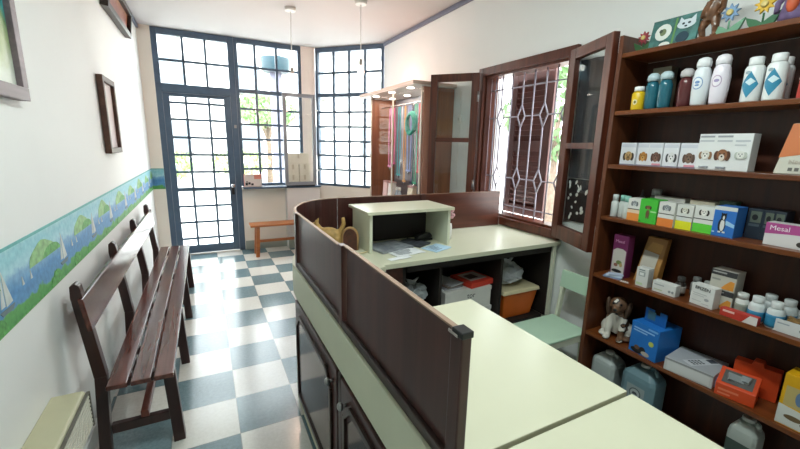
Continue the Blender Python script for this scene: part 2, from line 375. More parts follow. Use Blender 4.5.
MB().box(g0, 0.028, 0.11, g1, 0.032, 1.97).build('door_pane', m_glass, leaf)
b = MB(); b.obox((0.315, 0.003, 0.84), (0.035, 0.01, 0.15)); b.build('lock_plate', m_black, leaf, bevel=0.002)
b = MB(); b.tube([(0.315, 0.0, 0.885), (0.315, -0.035, 0.885)], 0.01, 10); b.ell((0.315, -0.052, 0.885), (0.027, 0.022, 0.027)); b.build('door_knob', m_chrome, leaf)
MB().box(0.375, -0.011, 1.62, 0.405, -0.0065, 1.66).build('door_catch', m_steel, dr)
MB().box(-0.38, -0.02, 0.0, 0.35, 0.0, 0.012).build('threshold', mat('threshold_stone', '#d8d5cd', 0.5), dr)

# opened casement in front of the pillar
cs = thing('casement_window', 'grey framed opened window leaf standing before the pillar and cream cartons', 'window', (0.955, 5.255, 0.886))
b = MB(); b.box(0, 0, 0, 0.045, 0.035, 1.2).box(0.385, 0, 0, 0.43, 0.035, 1.2).box(0.045, 0, 0, 0.385, 0.035, 0.045).box(0.045, 0, 1.155, 0.385, 0.035, 1.2)
b.build('leaf_frame', m_grey, cs, bevel=0.003)
MB().box(0.045, 0.015, 0.045, 0.385, 0.019, 1.155).build('pane', m_glass, cs)
b = MB(); b.tube([(0.43, 0.02, 0.2), (0.47, 0.03, 0.2)], 0.008).tube([(0.43, 0.02, 1.0), (0.47, 0.03, 1.0)], 0.008); b.build('hinge', m_steel, cs)
b = MB(); b.box(0.02, 0.005, -0.0139, 0.40, 0.03, 0.0); b.build('stay', m_black, cs)

# cream cartons on the sill
m_carton = mat('cream_carton', '#f2e9da', 0.6, 0.04); m_cartline = mat('carton_gap', '#d8cab4', 0.6)
k = 0
for (x, z, w, h, lab) in ((1.075, 0.873, 0.15, 0.15, 'cream carton on the sill, lower left of the stack behind the grey window leaf'), (1.232, 0.873, 0.15, 0.15, 'cream carton on the sill, lower right of the stack behind the grey window leaf'),
                          (1.075, 1.024, 0.15, 0.14, 'cream carton in the middle row at left, behind the grey window leaf'), (1.232, 1.024, 0.15, 0.14, 'cream carton in the middle row at right, behind the grey window leaf'),
                          (1.15, 1.165, 0.285, 0.15, 'wide cream carton topmost of the stack before the pillar')):
    t = thing('carton', lab, 'box', (x, 5.37, z), 0, 'cream cartons stacked on the sill')
    MB().box(-w/2, -0.055, 0, w/2, 0.055, h).build('carton_body', m_carton, t, bevel=0.003)
    MB().box(-0.012, -0.0556, h * 0.55, 0.012, -0.055, h).build('tape', m_cartline, t)
t = thing('carton', 'small red and white box with black print on the sill by the door knob', 'box', (0.54, 5.38, 0.873))
MB().box(-0.09, -0.045, 0, 0.12, 0.045, 0.16).build('carton_body', col('#d98877'), t, bevel=0.002)
MB().box(-0.0895, -0.0456, 0.001, 0.12, -0.045, 0.10).box(-0.0895, -0.0456, 0.1, 0.03, -0.045, 0.159).build('pale_panel', col('#e0d3cd'), t)
b = MB()
for (x, z, w, h) in ((-0.08, 0.02, 0.03, 0.035), (-0.045, 0.03, 0.028, 0.03), (-0.01, 0.02, 0.03, 0.025), (-0.07, 0.06, 0.02, 0.012)): b.box(x, -0.0462, z, x + w, -0.0457, z + h)
b.build('print', m_black, t)

# ------------------------------------------------------------------ side window with grille and shutter
w3 = sroot('window_3', (0, 0, 0))
b = MB(); j = 0.05
b.box(XR - 0.03, WY0 - j, WZ0 - j, XR + 0.10, WY0 + 0.01, WZ1 + j).box(XR - 0.03, WY1 - 0.01, WZ0 - j, XR + 0.10, WY1 + j, WZ1 + j).box(XR - 0.03, WY0, WZ1 - 0.01, XR + 0.10, WY1, WZ1 + j).box(XR - 0.03, WY0, WZ0 - j, XR + 0.12, WY1, WZ0 + 0.01)
# pieces sit in the wall opening
b2 = MB()
b2.box(XR - 0.03, WY0 - j, WZ0 - j, XR - 0.001, WY0 + 0.012, WZ1 + j).box(XR - 0.03, WY1 - 0.012, WZ0 - j, XR - 0.001, WY1 + j, WZ1 + j).box(XR - 0.03, WY0 + 0.012, WZ1 - 0.012, XR - 0.001, WY1 - 0.012, WZ1 + j).box(XR - 0.03, WY0 + 0.012, WZ0 - j, XR - 0.001, WY1 - 0.012, WZ0 + 0.012)
b2.box(XR - 0.001, WY0 + 0.001, WZ0 + 0.001, XR + 0.12, WY0 + 0.03, WZ1 - 0.001).box(XR - 0.001, WY1 - 0.03, WZ0 + 0.001, XR + 0.12, WY1 - 0.001, WZ1 - 0.001).box(XR - 0.001, WY0 + 0.03, WZ1 - 0.03, XR + 0.12, WY1 - 0.03, WZ1 - 0.001).box(XR - 0.001, WY0 + 0.03, WZ0 + 0.001, XR + 0.12, WY1 - 0.03, WZ0 + 0.03)
b2.build('window_frame', m_woodz, w3, bevel=0.003); b.bm.free()
g = MB(); gx = XR + 0.05
ys = [1.86, 1.955, 2.05, 2.16, 2.27, 2.39, 2.50, 2.58, 2.64]
zd = (1.69, 1.215)
for i, y in enumerate(ys):
    dia = i in (0, 2, 4, 6)
    if not dia: g.tube([(gx, y, WZ0 + 0.03), (gx, y, WZ1 - 0.03)], 0.0065, 6)
    else:
        segs = [(WZ0 + 0.03, zd[1] - 0.085), (zd[1] + 0.085, zd[0] - 0.085), (zd[0] + 0.085, WZ1 - 0.03)]
        for a, c in segs: g.tube([(gx, y, a), (gx, y, c)], 0.0065, 6)
        for z in zd:
            for s in (-1, 1): g.tube([(gx, y, z - 0.085), (gx, y + s * 0.038, z), (gx, y, z + 0.085)], 0.0065, 6)
for z in (WZ0 + 0.10, WZ1 - 0.13, zd[0], zd[1]):
    stops = [WY0 + 0.03] + [v for i in (0, 2, 4, 6) for v in ((ys[i] - 0.038, ys[i] + 0.038) if z in zd else ())] + [WY1 - 0.03]
    for a, c in zip(stops[::2], stops[1::2]): g.tube([(gx + 0.004, a, z), (gx + 0.004, c, z)], 0.005, 6)
g.build('security_grille', m_bar, w3)
# louvred shutter outside, hinged by the far jamb
sh = MB(); sx = XR + 0.22; y0, y1, z0, z1 = 2.13, 2.57, 0.90, 2.06
sh.box(sx, y0, z0, sx + 0.035, y0 + 0.07, z1).box(sx, y1 - 0.06, z0, sx + 0.035, y1, z1)
for z in (z0, (z0 + z1) / 2 - 0.05, z1 - 0.08): sh.box(sx, y0 + 0.07, z, sx + 0.035, y1 - 0.06, z + 0.08)
shutter = sh.build('shutter', mat('shutter_red_brown', '#46201a', 0.5, 0.1), w3, bevel=0.003)
sl = MB()
for za, zb in ((z0 + 0.08, (z0 + z1) / 2 - 0.05), ((z0 + z1) / 2 + 0.03, z1 - 0.08)):
    nn = int((zb - za) / 0.04)
    for i in range(nn):
        z = za + (i + 0.5) * (zb - za) / nn; sl.obox((sx + 0.018, (y0 + y1) / 2 + 0.005, z), (0.052, y1 - y0 - 0.13, 0.007), (0, 1.0, 0))
sl.build('slats', mat('shutter_slats', '#4d2219', 0.5, 0.1), shutter)
MB().box(XR + 0.16, 2.66, WZ0, XR + 0.20, 2.72, WZ1).build('shutter_post', col('#e3dfe4'), w3)
# room-side leaves
def leaf_casement(hinge, ang, width, z0, z1):
    root = bpy.data.objects.new('casement', None); C.objects.link(root); root.parent = w3; root.location = (hinge[0], hinge[1], 0); root.rotation_euler = (0, 0, ang)
    s, t = 0.062, 0.035; b = MB()
    b.box(0, -t/2, z0, s, t/2, z1).box(width - s, -t/2, z0, width, t/2, z1).box(s, -t/2, z0, width - s, t/2, z0 + 0.09).box(s, -t/2, z1 - s, width - s, t/2, z1)
    zm = z0 + (z1 - z0) * 0.51; b.box(s, -t/2, zm - 0.018, width - s, t/2, zm + 0.018)
    b.build('leaf_frame', m_woodz, root, bevel=0.003)
    MB().box(s, -0.002, z0 + 0.09, width - s, 0.002, z1 - s).build('pane', m_glass, root)
    MB().tube([(0.0, 0.024, z0 + 0.15), (0.0, 0.024, z0 + 0.23)], 0.009, 8).tube([(0.0, 0.024, z1 - 0.23), (0.0, 0.024, z1 - 0.15)], 0.009, 8).build('hinge', m_steel, root)
leaf_casement((XR - 0.05, 2.675), math.atan2(0.29, -0.255), 0.42, 0.94, 2.055)
leaf_casement((XR - 0.05, 1.765), math.atan2(-0.40, -0.16), 0.42, 0.872, 2.05)
# cloths hanging on the wall behind the near leaf
t = thing('hanging_cloth', 'plain dark grey cloth hanging on the wall behind the near window leaf', 'cloth', (XR - 0.001, 1.535, 1.27))
b = MB(); N = 16
def drape(b, y0, y1, z0, z1, x, mi=0):
    N = 18; A = []; Bq = []
    for i in range(N + 1):
        y = y0 + (y1 - y0) * i / N; dx = 0.006 * math.sin(i * 1.3)
        A.append((x - 0.012 + dx, y)); Bq.append((x, y))
    b.prismz(A + Bq[::-1], z0, z1, mi)
drape(b, -0.19, 0.19, 0, 0.72, -0.001); b.build('cloth_panel', mat('slate_cloth', '#33363b', 0.8, 0.15), t)
t2 = thing('hanging_cloth', 'black cloth with white spots hanging behind the near window leaf', 'cloth', (XR - 0.001, 1.535, 0.99))
b = MB(); drape(b, -0.19, 0.19, 0, 0.275, -0.001); b.build('cloth_panel', mat('black_cloth', '#121214', 0.8, 0.1), t2)
b = MB(); rnd = random.Random(5)
for i in range(34):
    y, z = rnd.uniform(-0.175, 0.175), rnd.uniform(0.02, 0.26); a, c = rnd.uniform(0.005, 0.011), rnd.uniform(0.009, 0.02)
    b.ell((-0.0195, y, z), (0.0022, a, c), (rnd.uniform(-0.7, 0.7), 0, 0), u=8, v=5)
b.build('spots', m_white, t2)

# ------------------------------------------------------------------ long bench by the left wall
bn = thing('bench', 'long red-brown slatted wooden bench with a plank back along the left wall', 'bench', (-0.34, 3.05, 0))
Y0, Y1 = -1.22, 1.22
for x in (-0.065, 0.022, 0.108):
    MB().box(x - 0.038, Y0, 0.398, x + 0.038, Y1, 0.42).build('seat_slat', m_bench, bn, bevel=0.004)
b = MB(); b.hexa([(-0.148, Y0 + 0.06, 0.655), (-0.130, Y0 + 0.06, 0.655), (-0.130, Y1, 0.655), (-0.148, Y1, 0.655), (-0.165, Y0 + 0.06, 0.80), (-0.147, Y0 + 0.06, 0.80), (-0.147, Y1, 0.80), (-0.165, Y1, 0.80)])
b.build('back_board', m_bench, bn, bevel=0.004)
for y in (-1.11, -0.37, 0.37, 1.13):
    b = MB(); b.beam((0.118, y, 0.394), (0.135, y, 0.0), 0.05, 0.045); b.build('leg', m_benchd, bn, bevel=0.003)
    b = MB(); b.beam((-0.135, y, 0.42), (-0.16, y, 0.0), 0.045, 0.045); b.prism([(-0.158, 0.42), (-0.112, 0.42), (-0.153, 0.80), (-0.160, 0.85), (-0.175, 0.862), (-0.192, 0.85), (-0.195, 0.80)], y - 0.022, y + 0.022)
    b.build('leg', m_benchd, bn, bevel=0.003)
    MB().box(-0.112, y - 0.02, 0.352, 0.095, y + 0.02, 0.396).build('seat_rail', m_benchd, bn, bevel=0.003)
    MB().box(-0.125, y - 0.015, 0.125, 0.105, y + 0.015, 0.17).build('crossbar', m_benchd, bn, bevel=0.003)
MB().box(-0.01, -1.125, 0.172, 0.022, 1.145, 0.205).build('stretcher', wood('bench_red', '#5c2a1e', '#7a3a2a', 0.35), bn, bevel=0.003)

# small bench by the door wall
sb = thing('bench', 'small orange-brown wooden bench against the wall under the street window', 'bench', (0.80, 5.10, 0))
MB().box(-0.34, -0.12, 0.395, 0.34, 0.12, 0.42).build('seat', m_pine, sb, bevel=0.004)
for x in (-0.25, 0.27):
    for y in (-0.08, 0.08):
        b = MB(); b.beam((x, y * 0.9, 0.394), (x + math.copysign(0.02, x), y * 1.2, 0), 0.045, 0.035); b.build('leg', m_pine, sb, bevel=0.003)
MB().box(-0.235, -0.012, 0.17, 0.25, 0.012, 0.205).build('stretcher', m_pine, sb, bevel=0.003)
for x in (-0.255, 0.275): MB().box(x - 0.012, -0.067, 0.165, x + 0.012, 0.067, 0.2).build('side_rail', m_pine, sb)

# wall heater at the near left
ht = thing('wall_heater', 'beige metal wall heater with a ribbed front grille near the bench', 'heater', (XL + 0.001, 1.25, 0.30))
b = MB(); b.prism([(0, 0), (0.075, 0), (0.105, 0.05), (0.105, 0.185), (0.095, 0.2), (0, 0.2)], -0.45, 0.45); b.build('casing', mat('beige_enamel', '#b9b697', 0.45, 0.04), ht, bevel=0.004)
b = MB()
for i in range(8): z = 0.055 + i * 0.0165; b.box(0.1055, -0.43, z, 0.113, 0.44, z + 0.009)
b.build('grille', mat('grille_ivory', '#d4d2c3', 0.4, 0.03), ht)
b = MB(); b.box(0.104, 0.441, 0.045, 0.115, 0.4505, 0.192).box(0.104, -0.44, 0.188, 0.114, 0.4405, 0.195); b.build('grille_edge', mat('grille_dark', '#5d5a50', 0.4), ht)

# ------------------------------------------------------------------ pictures on the left wall
def abstract(name, cols, scale, seed):
    m = bpy.data.materials.new(name); m.use_nodes = True; nt = m.node_tree; bs = nt.nodes['Principled BSDF']; L = nt.links.new
    tc = nt.nodes.new('ShaderNodeTexCoord'); mp = nt.nodes.new('ShaderNodeMapping'); mp.inputs['Location'].default_value = (seed, seed, 0)
    n = nt.nodes.new('ShaderNodeTexNoise'); n.inputs['Scale'].default_value = scale; n.inputs['Detail'].default_value = 5; n.inputs['Distortion'].default_value = 1.2
    L(tc.outputs['Object'], mp.inputs[0]); L(mp.outputs[0], n.inputs['Vector'])
    sp = nt.nodes.new('ShaderNodeSeparateXYZ'); L(tc.outputs['Object'], sp.inputs[0])
    ma = nt.nodes.new('ShaderNodeMath'); ma.operation = 'MULTIPLY_ADD'; ma.inputs[1].default_value = 0.35; L(n.outputs['Fac'], ma.inputs[0]); L(sp.outputs['Z'], ma.inputs[2])
    cr = nt.nodes.new('ShaderNodeValToRGB'); e = cr.color_ramp.elements
    for i, (p, c) in enumerate(cols):
        q = e[i] if i < 2 else e.new(p)
        q.position = p; q.color = lin(c)
    L(ma.outputs[0], cr.inputs[0]); L(cr.outputs[0], bs.inputs['Base Color']); bs.inputs['Roughness'].default_value = 0.4
    MATS[name] = m; return m
def picture(label, y0, y1, z0, z1, fw, ft, fm, pm, tilt=0.0):
    """local: x out of the wall, y along it"""
    t = thing('framed_picture', label, 'picture', (XL + 0.003, (y0 + y1) / 2, z0)); hw, h = (y1 - y0) / 2, z1 - z0
    b = MB(); b.box(0, -hw, 0, ft, hw, fw).box(0, -hw, h - fw, ft, hw, h).box(0, -hw, fw, ft, -hw + fw, h - fw).box(0, hw - fw, fw, ft, hw, h - fw)
    o = b.build('picture_frame', fm, t, bevel=0.002)
    p = MB().box(0.001, -hw + fw, fw, ft * 0.4, hw - fw, h - fw).build('print', pm, t)
    t.rotation_euler = (0, tilt, 0); return t
m_frame1 = wood('mauve_grey_frame', '#6e6068', '#8b7b80', 0.45)
m_frame2 = wood('brown_frame', '#45291f', '#62412f', 0.45)
picture('large teal and white abstract picture in a mauve-grey frame at the near left', 1.08, 1.885, 1.575, 2.28, 0.045, 0.03, m_frame1, abstract('print_lagoon', [(0.1, '#e9efe6'), (0.95, '#1f8f98'), (0.24, '#dfe9dc'), (0.33, '#b9c99a'), (0.41, '#7f9f6a'), (0.47, '#2fa3a6')], 5, 2))
picture('small framed picture in a brown frame, hanging farther along the left wall above the bench', 3.13, 3.51, 1.355, 1.85, 0.035, 0.035, m_frame2, abstract('print_dusk', [(0.05, '#b8a8b0'), (0.9, '#e7dcdc'), (0.5, '#cdb9b4')], 8, 5))
picture('brown and gold picture in a dark frame hung high near the cornice, leaning forward', 3.55, 4.55, 2.37, 2.60, 0.04, 0.05, wood('dark_carved_frame', '#1e1512', '#3a2a22', 0.4), abstract('print_gold', [(0.05, '#6b4a2a'), (0.5, '#b98f4e'), (0.3, '#8a3d2a')], 9, 9), 0.12)

# ------------------------------------------------------------------ pendant lamps
def pendant(label, x, y, zb, lit):
    t = thing('pendant_lamp', label, 'lamp', (x, y, zb), 0, 'bare bulb pendants'); H = ZC - zb
    b = MB(); b.lathe([(0.05, H - 0.03), (0.052, H - 0.012), (0.052, H - 0.001)]); b.build('canopy', m_white, t)
    MB().tube([(0, 0, 0.075), (0, 0, H - 0.03)], 0.004, 8).build('cord', m_white, t)
    MB().lathe([(0.012, 0.085), (0.017, 0.08), (0.017, 0.03), (0.013, 0.028)]).build('socket', mat('socket_grey', '#b9b3ae', 0.4), t)
    MB().lathe([(0.012, 0.03), (0.015, 0.015), (0.027, -0.012), (0.03, -0.03), (0.026, -0.048), (0.012, -0.06), (0.002, -0.062)]).build('bulb', m_bulb, t)
    l = bpy.data.lights.new('bulb_light', 'POINT'); l.energy = lit; l.color = (1, 0.62, 0.45); l.shadow_soft_size = 0.04
    o = bpy.data.objects.new('bulb_light', l); C.objects.link(o); o.location = (x, y, zb - 0.11)
pendant('bare bulb pendant lamp nearer the street door', 0.838, 4.03, 2.09, 8)
pendant('bare bulb pendant lamp nearer the glass cabinet', 1.362, 3.52, 2.14, 3)
fx = thing('added_ceiling_light', 'added unseen fluorescent ceiling fitting over the reception counter', 'lamp', (0.75, 0.8, ZC))  # out-of-view fitting added to go with the area light that brightens the counter
MB().box(-0.06, -0.62, -0.04, 0.06, 0.62, -0.001).build('fitting', m_white, fx, bevel=0.004)
for x in (-0.03, 0.03): MB().tube([(x, -0.59, -0.057), (x, 0.59, -0.057)], 0.013, 10).build('tube', m_tube, fx)

# ------------------------------------------------------------------ glass display cabinet
cb = thing('display_cabinet', 'lit glass display cabinet of leads standing against the right wall', 'cabinet', (1.96, 3.72, 0))
cx0, cx1, cy0, cy1, ct = -0.15, 0.175, -0.60, 0.60, 1.985
b = MB(); b.box(-0.29, -0.66, ct, cx1, 0.64, ct + 0.03); b.build('canopy', mat('cabinet_canopy', '#b59c8c', 0.4, 0.04), cb, bevel=0.003)
b = MB(); b.box(-0.285, -0.655, ct - 0.006, cx1 - 0.005, 0.635, ct - 0.0005); b.build('canopy_lining', mat('canopy_lining_cream', '#e7dfd4', 0.35, 0.02), cb)
for (x, y) in ((-0.20, -0.45), (-0.20, -0.05), (-0.20, 0.35), (0.03, -0.35), (0.03, 0.05), (0.03, 0.42)):  # three real spots; the other glowing discs stand in for their mirror reflections
    MB().lathe([(0.034, ct - 0.010), (0.034, ct - 0.0065)], (x, y, 0)).build('spot_disc', m_spot, cb)
MB().box(cx0, cy0 - 0.02, 0.0, cx1, cy0, ct - 0.008).build('side_panel', m_cab, cb)
MB().box(cx0, cy1, 0.0, cx1, cy1 + 0.02, ct - 0.008).build('side_panel', m_cab, cb)
MB().box(cx0, cy0, 0.0, cx1, cy1, 0.75).build('base_cupboard', m_cab, cb, bevel=0.003)
MB().box(cx1 - 0.012, cy0, 0.751, cx1, cy1, ct - 0.008).build('back_panel', mat('cabinet_back', '#85858c', 0.2, 0.05), cb)
MB().box(cx0 + 0.03, cy0 + 0.001, 1.03, cx1 - 0.013, cy1 - 0.001, 1.036).build('glass_shelf', m_cglass, cb)
MB().box(cx0, cy0 + 0.02, 0.752, cx0 + 0.005, cy1 - 0.02, ct - 0.008).build('front_glass', m_cglass, cb)
for y in (cy0, 0.0, cy1 - 0.018): MB().box(cx0 - 0.012, y, 0.752, cx0 - 0.001, y + 0.018, ct - 0.008).build('post', mat('post_ivory', '#cbbfae', 0.4), cb)
b = MB(); b.tube([(-0.01, cy0 + 0.001, 1.88), (-0.01, cy1 - 0.001, 1.88)], 0.007, 8); b.build('hanging_rail', m_chrome, cb)
sp = bpy.data.lights.new('cabinet_light', 'AREA'); sp.shape = 'RECTANGLE'; sp.size = 0.3; sp.size_y = 1.1; sp.energy = 3; sp.color = (1, 0.86, 0.74)
o = bpy.data.objects.new('cabinet_light', sp); C.objects.link(o); o.location = (1.92, 3.72, ct - 0.015)
up = bpy.data.lights.new('cabinet_uplight', 'POINT'); up.energy = 1.6; up.color = (1, 0.55, 0.4); up.shadow_soft_size = 0.05
o = bpy.data.objects.new('cabinet_uplight', up); C.objects.link(o); o.location = (1.95, 3.95, ct + 0.14)
def lead(label, hexc, y, ztop, zbot, w, x=1.95, off=0.0):
    t = thing('pet_lead', label, 'lead', (x - 0.012, y, ztop), 0, 'leads and harnesses hanging in the cabinet')
    w *= 1.7; L = ztop - zbot; m = mat('strap_' + hexc[1:], hexc, 0.55, 0.12, 40)
    b = MB()
    for s in (-1, 1):
        b.prismx([(s * w * 0.2 + off, 0), (s * w * 0.45, -L * 0.5), (s * w * 0.3, -L), (s * w * 0.3 + s * w * 0.22, -L), (s * w * 0.45 + s * w * 0.25, -L * 0.5), (s * w * 0.2 + s * w * 0.2 + off, 0)], -0.003 + s * 0.004, 0.001 + s * 0.004)
    b.box(-0.007, -w * 0.55, -L - 0.02, 0.005, w * 0.55, -L)
    b.build('strap', m, t)
    MB().tube([(0.0, 0, -0.006), (0.004, 0, 0.028), (0.014, 0, 0.03), (0.02, 0, 0.018)], 0.0022, 6).build('hook', m_chrome, t)
    MB().lathe([(0.008, -L - 0.05), (0.008, -L - 0.021)], seg=8).build('clip', m_chrome, t)
lead('pink lead at the far end of the glass cabinet, left of the magenta one', '#e58bb0', 4.06, 1.86, 1.22, 0.05)
lead('magenta lead hanging left of the teal one in the cabinet', '#d45f92', 3.98, 1.86, 1.26, 0.05)
lead('teal lead hanging beside the magenta one in the cabinet', '#3f9fa6', 3.84, 1.86, 1.14, 0.045)
lead('pale grey lead hanging between the teal and orange ones', '#c4c6d2', 3.77, 1.86, 1.3, 0.03)
lead('orange lead hanging low in the cabinet', '#d99a4a', 3.70, 1.86, 1.08, 0.03)
lead('lavender blue lead in the middle of the cabinet', '#8fa0d0', 3.60, 1.86, 1.2, 0.05)
lead('dark navy lead hanging by the lavender blue one', '#2f3c63', 3.53, 1.86, 1.08, 0.03)
lead('mint green lead hanging below the green coil', '#4bb08c', 3.47, 1.86, 1.08, 0.045)
lead('red lead hanging nearest the window leaf', '#cf4a50', 3.37, 1.86, 1.2, 0.055)
lead('white lead hanging by the red one', '#e8e4e4', 3.285, 1.86, 1.1, 0.025)
t = thing('pet_lead', 'thick teal green coiled lead hanging in a loop', 'lead', (1.87, 3.45, 1.66), 0, 'leads and harnesses hanging in the cabinet')
b = MB()
for q in range(3): b.tube([(0.012 * (q - 1), (0.075 + 0.008 * q) * math.cos(2 * PI * k / 20), 0.1 * math.sin(2 * PI * k / 20) + 0.01 * q) for k in range(21)], 0.013, 8, cap=False)
b.build('coil', mat('strap_green', '#1f9a86', 0.5, 0.1, 30), t)
MB().tube([(0.0, 0, 0.1), (0.03, 0, 0.2), (0.07, 0, 0.225), (0.075, 0, 0.21)], 0.003, 6).build('hook', m_chrome, t)
for (y, lab, hx) in ((4.12, 'pale pink packet on the cabinet base at its far end', '#e9c3bd'), (3.98, 'white packet on the cabinet base beside the pink one', '#ece3dc'), (3.50, 'cream paper bag on the cabinet base by the mint lead', '#e6d8bd')):
    t = thing('packet', lab, 'packet', (1.93, y, 0.752)); b = MB(); b.prism([(-0.04, 0), (0.04, 0), (0.03, 0.28), (-0.02, 0.28)], -0.055, 0.055); b.build('packet_body', col(hx), t, bevel=0.006)
    MB().box(-0.026, -0.05, 0.265, 0.034, 0.05, 0.285).build('seal', col('#cf9a94'), t)
for (y, lab) in ((3.75, 'clear bottle on the cabinet base beside the orange lead'), (3.68, 'clear bottle on the cabinet base nearer the paper bag')):
    t = thing('bottle', lab, 'bottle', (1.88, y, 0.752), 0, 'clear bottles in the cabinet'); MB().lathe([(0.024, 0), (0.026, 0.02), (0.026, 0.16), (0.012, 0.2), (0.012, 0.215)]).build('bottle_body', col('#bcc7d3', 0.1), t); MB().lathe([(0.015, 0.216), (0.015, 0.25)]).build('cap', m_white, t)

t = thing('light_switch', 'small white switch with a hanging cord on the wall beside the display cabinet', 'switch', (XR - 0.001, 2.985, 1.70))
MB().box(-0.02, -0.025, -0.035, 0, 0.025, 0.035).build('switch_plate', m_white, t, bevel=0.003)
MB().box(-0.026, -0.008, -0.012, -0.0201, 0.008, 0.012).build('rocker', col('#c9c9c4'), t)
b = MB(); b.tube([(-0.006, 0.005, -0.036), (-0.008, 0.0, -0.2), (-0.006, 0.012, -0.4), (-0.006, 0.0, -0.62)], 0.004, 6).tube([(-0.006, 0, 0.036), (-0.006, 0.004, 0.25)], 0.004, 6); b.build('cord', m_white, t)

# ------------------------------------------------------------------ reception counter: curved base and dark screens
FX = 0.38; ZT = 0.834; ZS = 1.112; DY0, DY1 = 1.73, 2.36
arc = [(0.38 + 0.36 - 0.36 * math.cos(a), 1.86 + 0.49 * math.sin(a)) for a in [PI/2 * k / 10 for k in range(11)]]
path = [(FX, 0.46), (FX, 1.86)] + arc[1:]
rc = thing('reception_counter', 'curved reception counter with dark wooden screen and panelled cream base', 'counter', (0, 0, 0))
def off(p, dd):
    pts = [Vector(q) for q in p]; out = []
    for i, q in enumerate(pts):
        tg = (pts[min(i + 1, len(pts) - 1)] - pts[max(i - 1, 0)]).normalized(); out.append(tuple(q + Vector((tg.y, -tg.x)) * dd))
    return out
base_path = [(FX, 0.48), (FX, 0.8), (FX, 1.2), (FX, 1.6), (FX, 1.86)] + arc[1:] + [(1.2, 2.35), (2.13, 2.35)]
MB().wall_strip(off(base_path, -0.012), 0.675, ZT, 0.03).build('fascia', m_creamd, rc, bevel=0.003)
MB().wall_strip(off(base_path, 0.004), 0.105, 0.674, 0.02).build('base_panel', m_darkrail, rc)
MB().wall_strip(off(base_path, -0.008), 0.045, 0.104, 0.03).build('plinth', m_creamd, rc, bevel=0.003)
for (x, y) in ((FX + 0.02, 0.55), (FX + 0.02, 1.75), (0.76, 2.30), (1.9, 2.30)): MB().lathe([(0.018, 0), (0.018, 0.044)], (x, y, 0), 12).build('foot', m_black, rc)
def panel_door(y0, y1, knob_y):
    z0, z1 = 0.112, 0.668
    dd = MB().box(FX - 0.018, y0, z0, FX + 0.003, y1, z1).build('door', m_dark, rc, bevel=0.003)
    a0, a1, c0, c1, ch = y0 + 0.06, y1 - 0.05, z0 + 0.05, z1 - 0.05, 0.06
    oc = [(a0, c0), (a1, c0), (a1, c1 - ch), (a1 - ch, c1), (a0 + ch, c1), (a0, c1 - ch)]
    b = MB()
    for p, q in zip(oc, oc[1:] + oc[:1]): b.beam((FX - 0.022, *p), (FX - 0.022, *q), 0.012, 0.02)
    b.build('moulding', m_darkrail, dd)
    ins = MB(); cyc, czc = (a0 + a1) / 2, (c0 + c1) / 2
    ins.prismx([(cyc + (p - cyc) * 0.9, czc + (q - czc) * 0.92) for p, q in oc], FX - 0.021, FX - 0.0185); ins.build('panel', wood('door_panel_wood', '#3a2724', '#4d3833', 0.14, 'Z'), dd)
    b = MB(); b.tube([(FX - 0.018, knob_y, 0.605), (FX - 0.032, knob_y, 0.605)], 0.006, 8); b.ell((FX - 0.04, knob_y, 0.605), (0.011, 0.014, 0.014)); b.build('knob', m_steel, dd)
panel_door(1.17, 1.855, 1.21); panel_door(0.475, 1.12, 1.06)
b = MB(); b.box(FX - 0.016, 1.128, 0.112, FX + 0.003, 1.162, 0.668); b.build('stile', m_darkrail, rc, bevel=0.004)
# screens
def screen(y0, y1, ZS):
    x0, x1 = FX, FX + 0.018
    p = MB().box(x0 + 0.008, y0 + 0.02, ZT + 0.03, x1 - 0.004, y1 - 0.02, ZS - 0.004).build('screen_panel', m_dark, rc)
    MB().box(x0 - 0.004, y0, ZT + 0.001, x1 + 0.004, y1, ZT + 0.03).build('bottom_rail', m_darkrail, p, bevel=0.003)
    MB().box(x0 + 0.004, y0, ZS - 0.004, x1 - 0.002, y1, ZS).build('top_edge', m_edge, p)
screen(0.515, 1.145, 1.128); screen(1.185, 1.85, 1.115)
for (y, hw, zt) in ((0.503, 0.018, 1.130), (1.165, 0.02, 1.124), (1.87, 0.018, ZS)):
    MB().box(FX - 0.004, y - hw, ZT + 0.001, FX + 0.018, y + hw, zt + 0.002).build('post', m_dark, rc, bevel=0.003)
b = MB(); b.box(FX - 0.006, 0.483, 1.122, FX + 0.020, 0.515, 1.135); b.build('corner_cap', m_black, rc, bevel=0.002)
b = MB(); b.box(FX - 0.0085, 0.493, 1.123, FX - 0.0062, 0.522, 1.129); b.build('cap_plate', m_chrome, rc)
cpath = [(FX, 1.888)] + arc[1:]
sp_ = MB().wall_strip(off(cpath, 0.004), ZT + 0.002, ZS - 0.004, 0.012).build('curved_screen', m_dark, rc)
MB().wall_strip(off(cpath, 0.003), ZS - 0.0038, ZS, 0.014).build('top_edge', m_edge, sp_)
m_redpanel = wood('back_screen_wood', '#3f1e15', '#5b2f20', 0.3, 'X')
p = MB().box(0.745, 2.335, ZT + 0.002, 1.36, 2.35, ZS - 0.004).build('screen_panel', m_dark, rc)
MB().box(0.745, 2.333, ZS - 0.0038, 1.36, 2.352, ZS).build('top_edge', wood('brown_edge', '#6b4a38', '#85604a', 0.5, 'X'), p)
p = MB().box(1.40, 2.335, ZT + 0.002, 2.10, 2.35, ZS - 0.004).build('screen_panel', m_redpanel, rc)
MB().box(1.40, 2.333, ZS - 0.0038, 2.10, 2.352, ZS).build('top_edge', MATS['brown_edge'], p)
MB().box(1.362, 2.325, ZT + 0.002, 1.398, 2.358, ZS + 0.001).build('post', m_dark, rc, bevel=0.002)

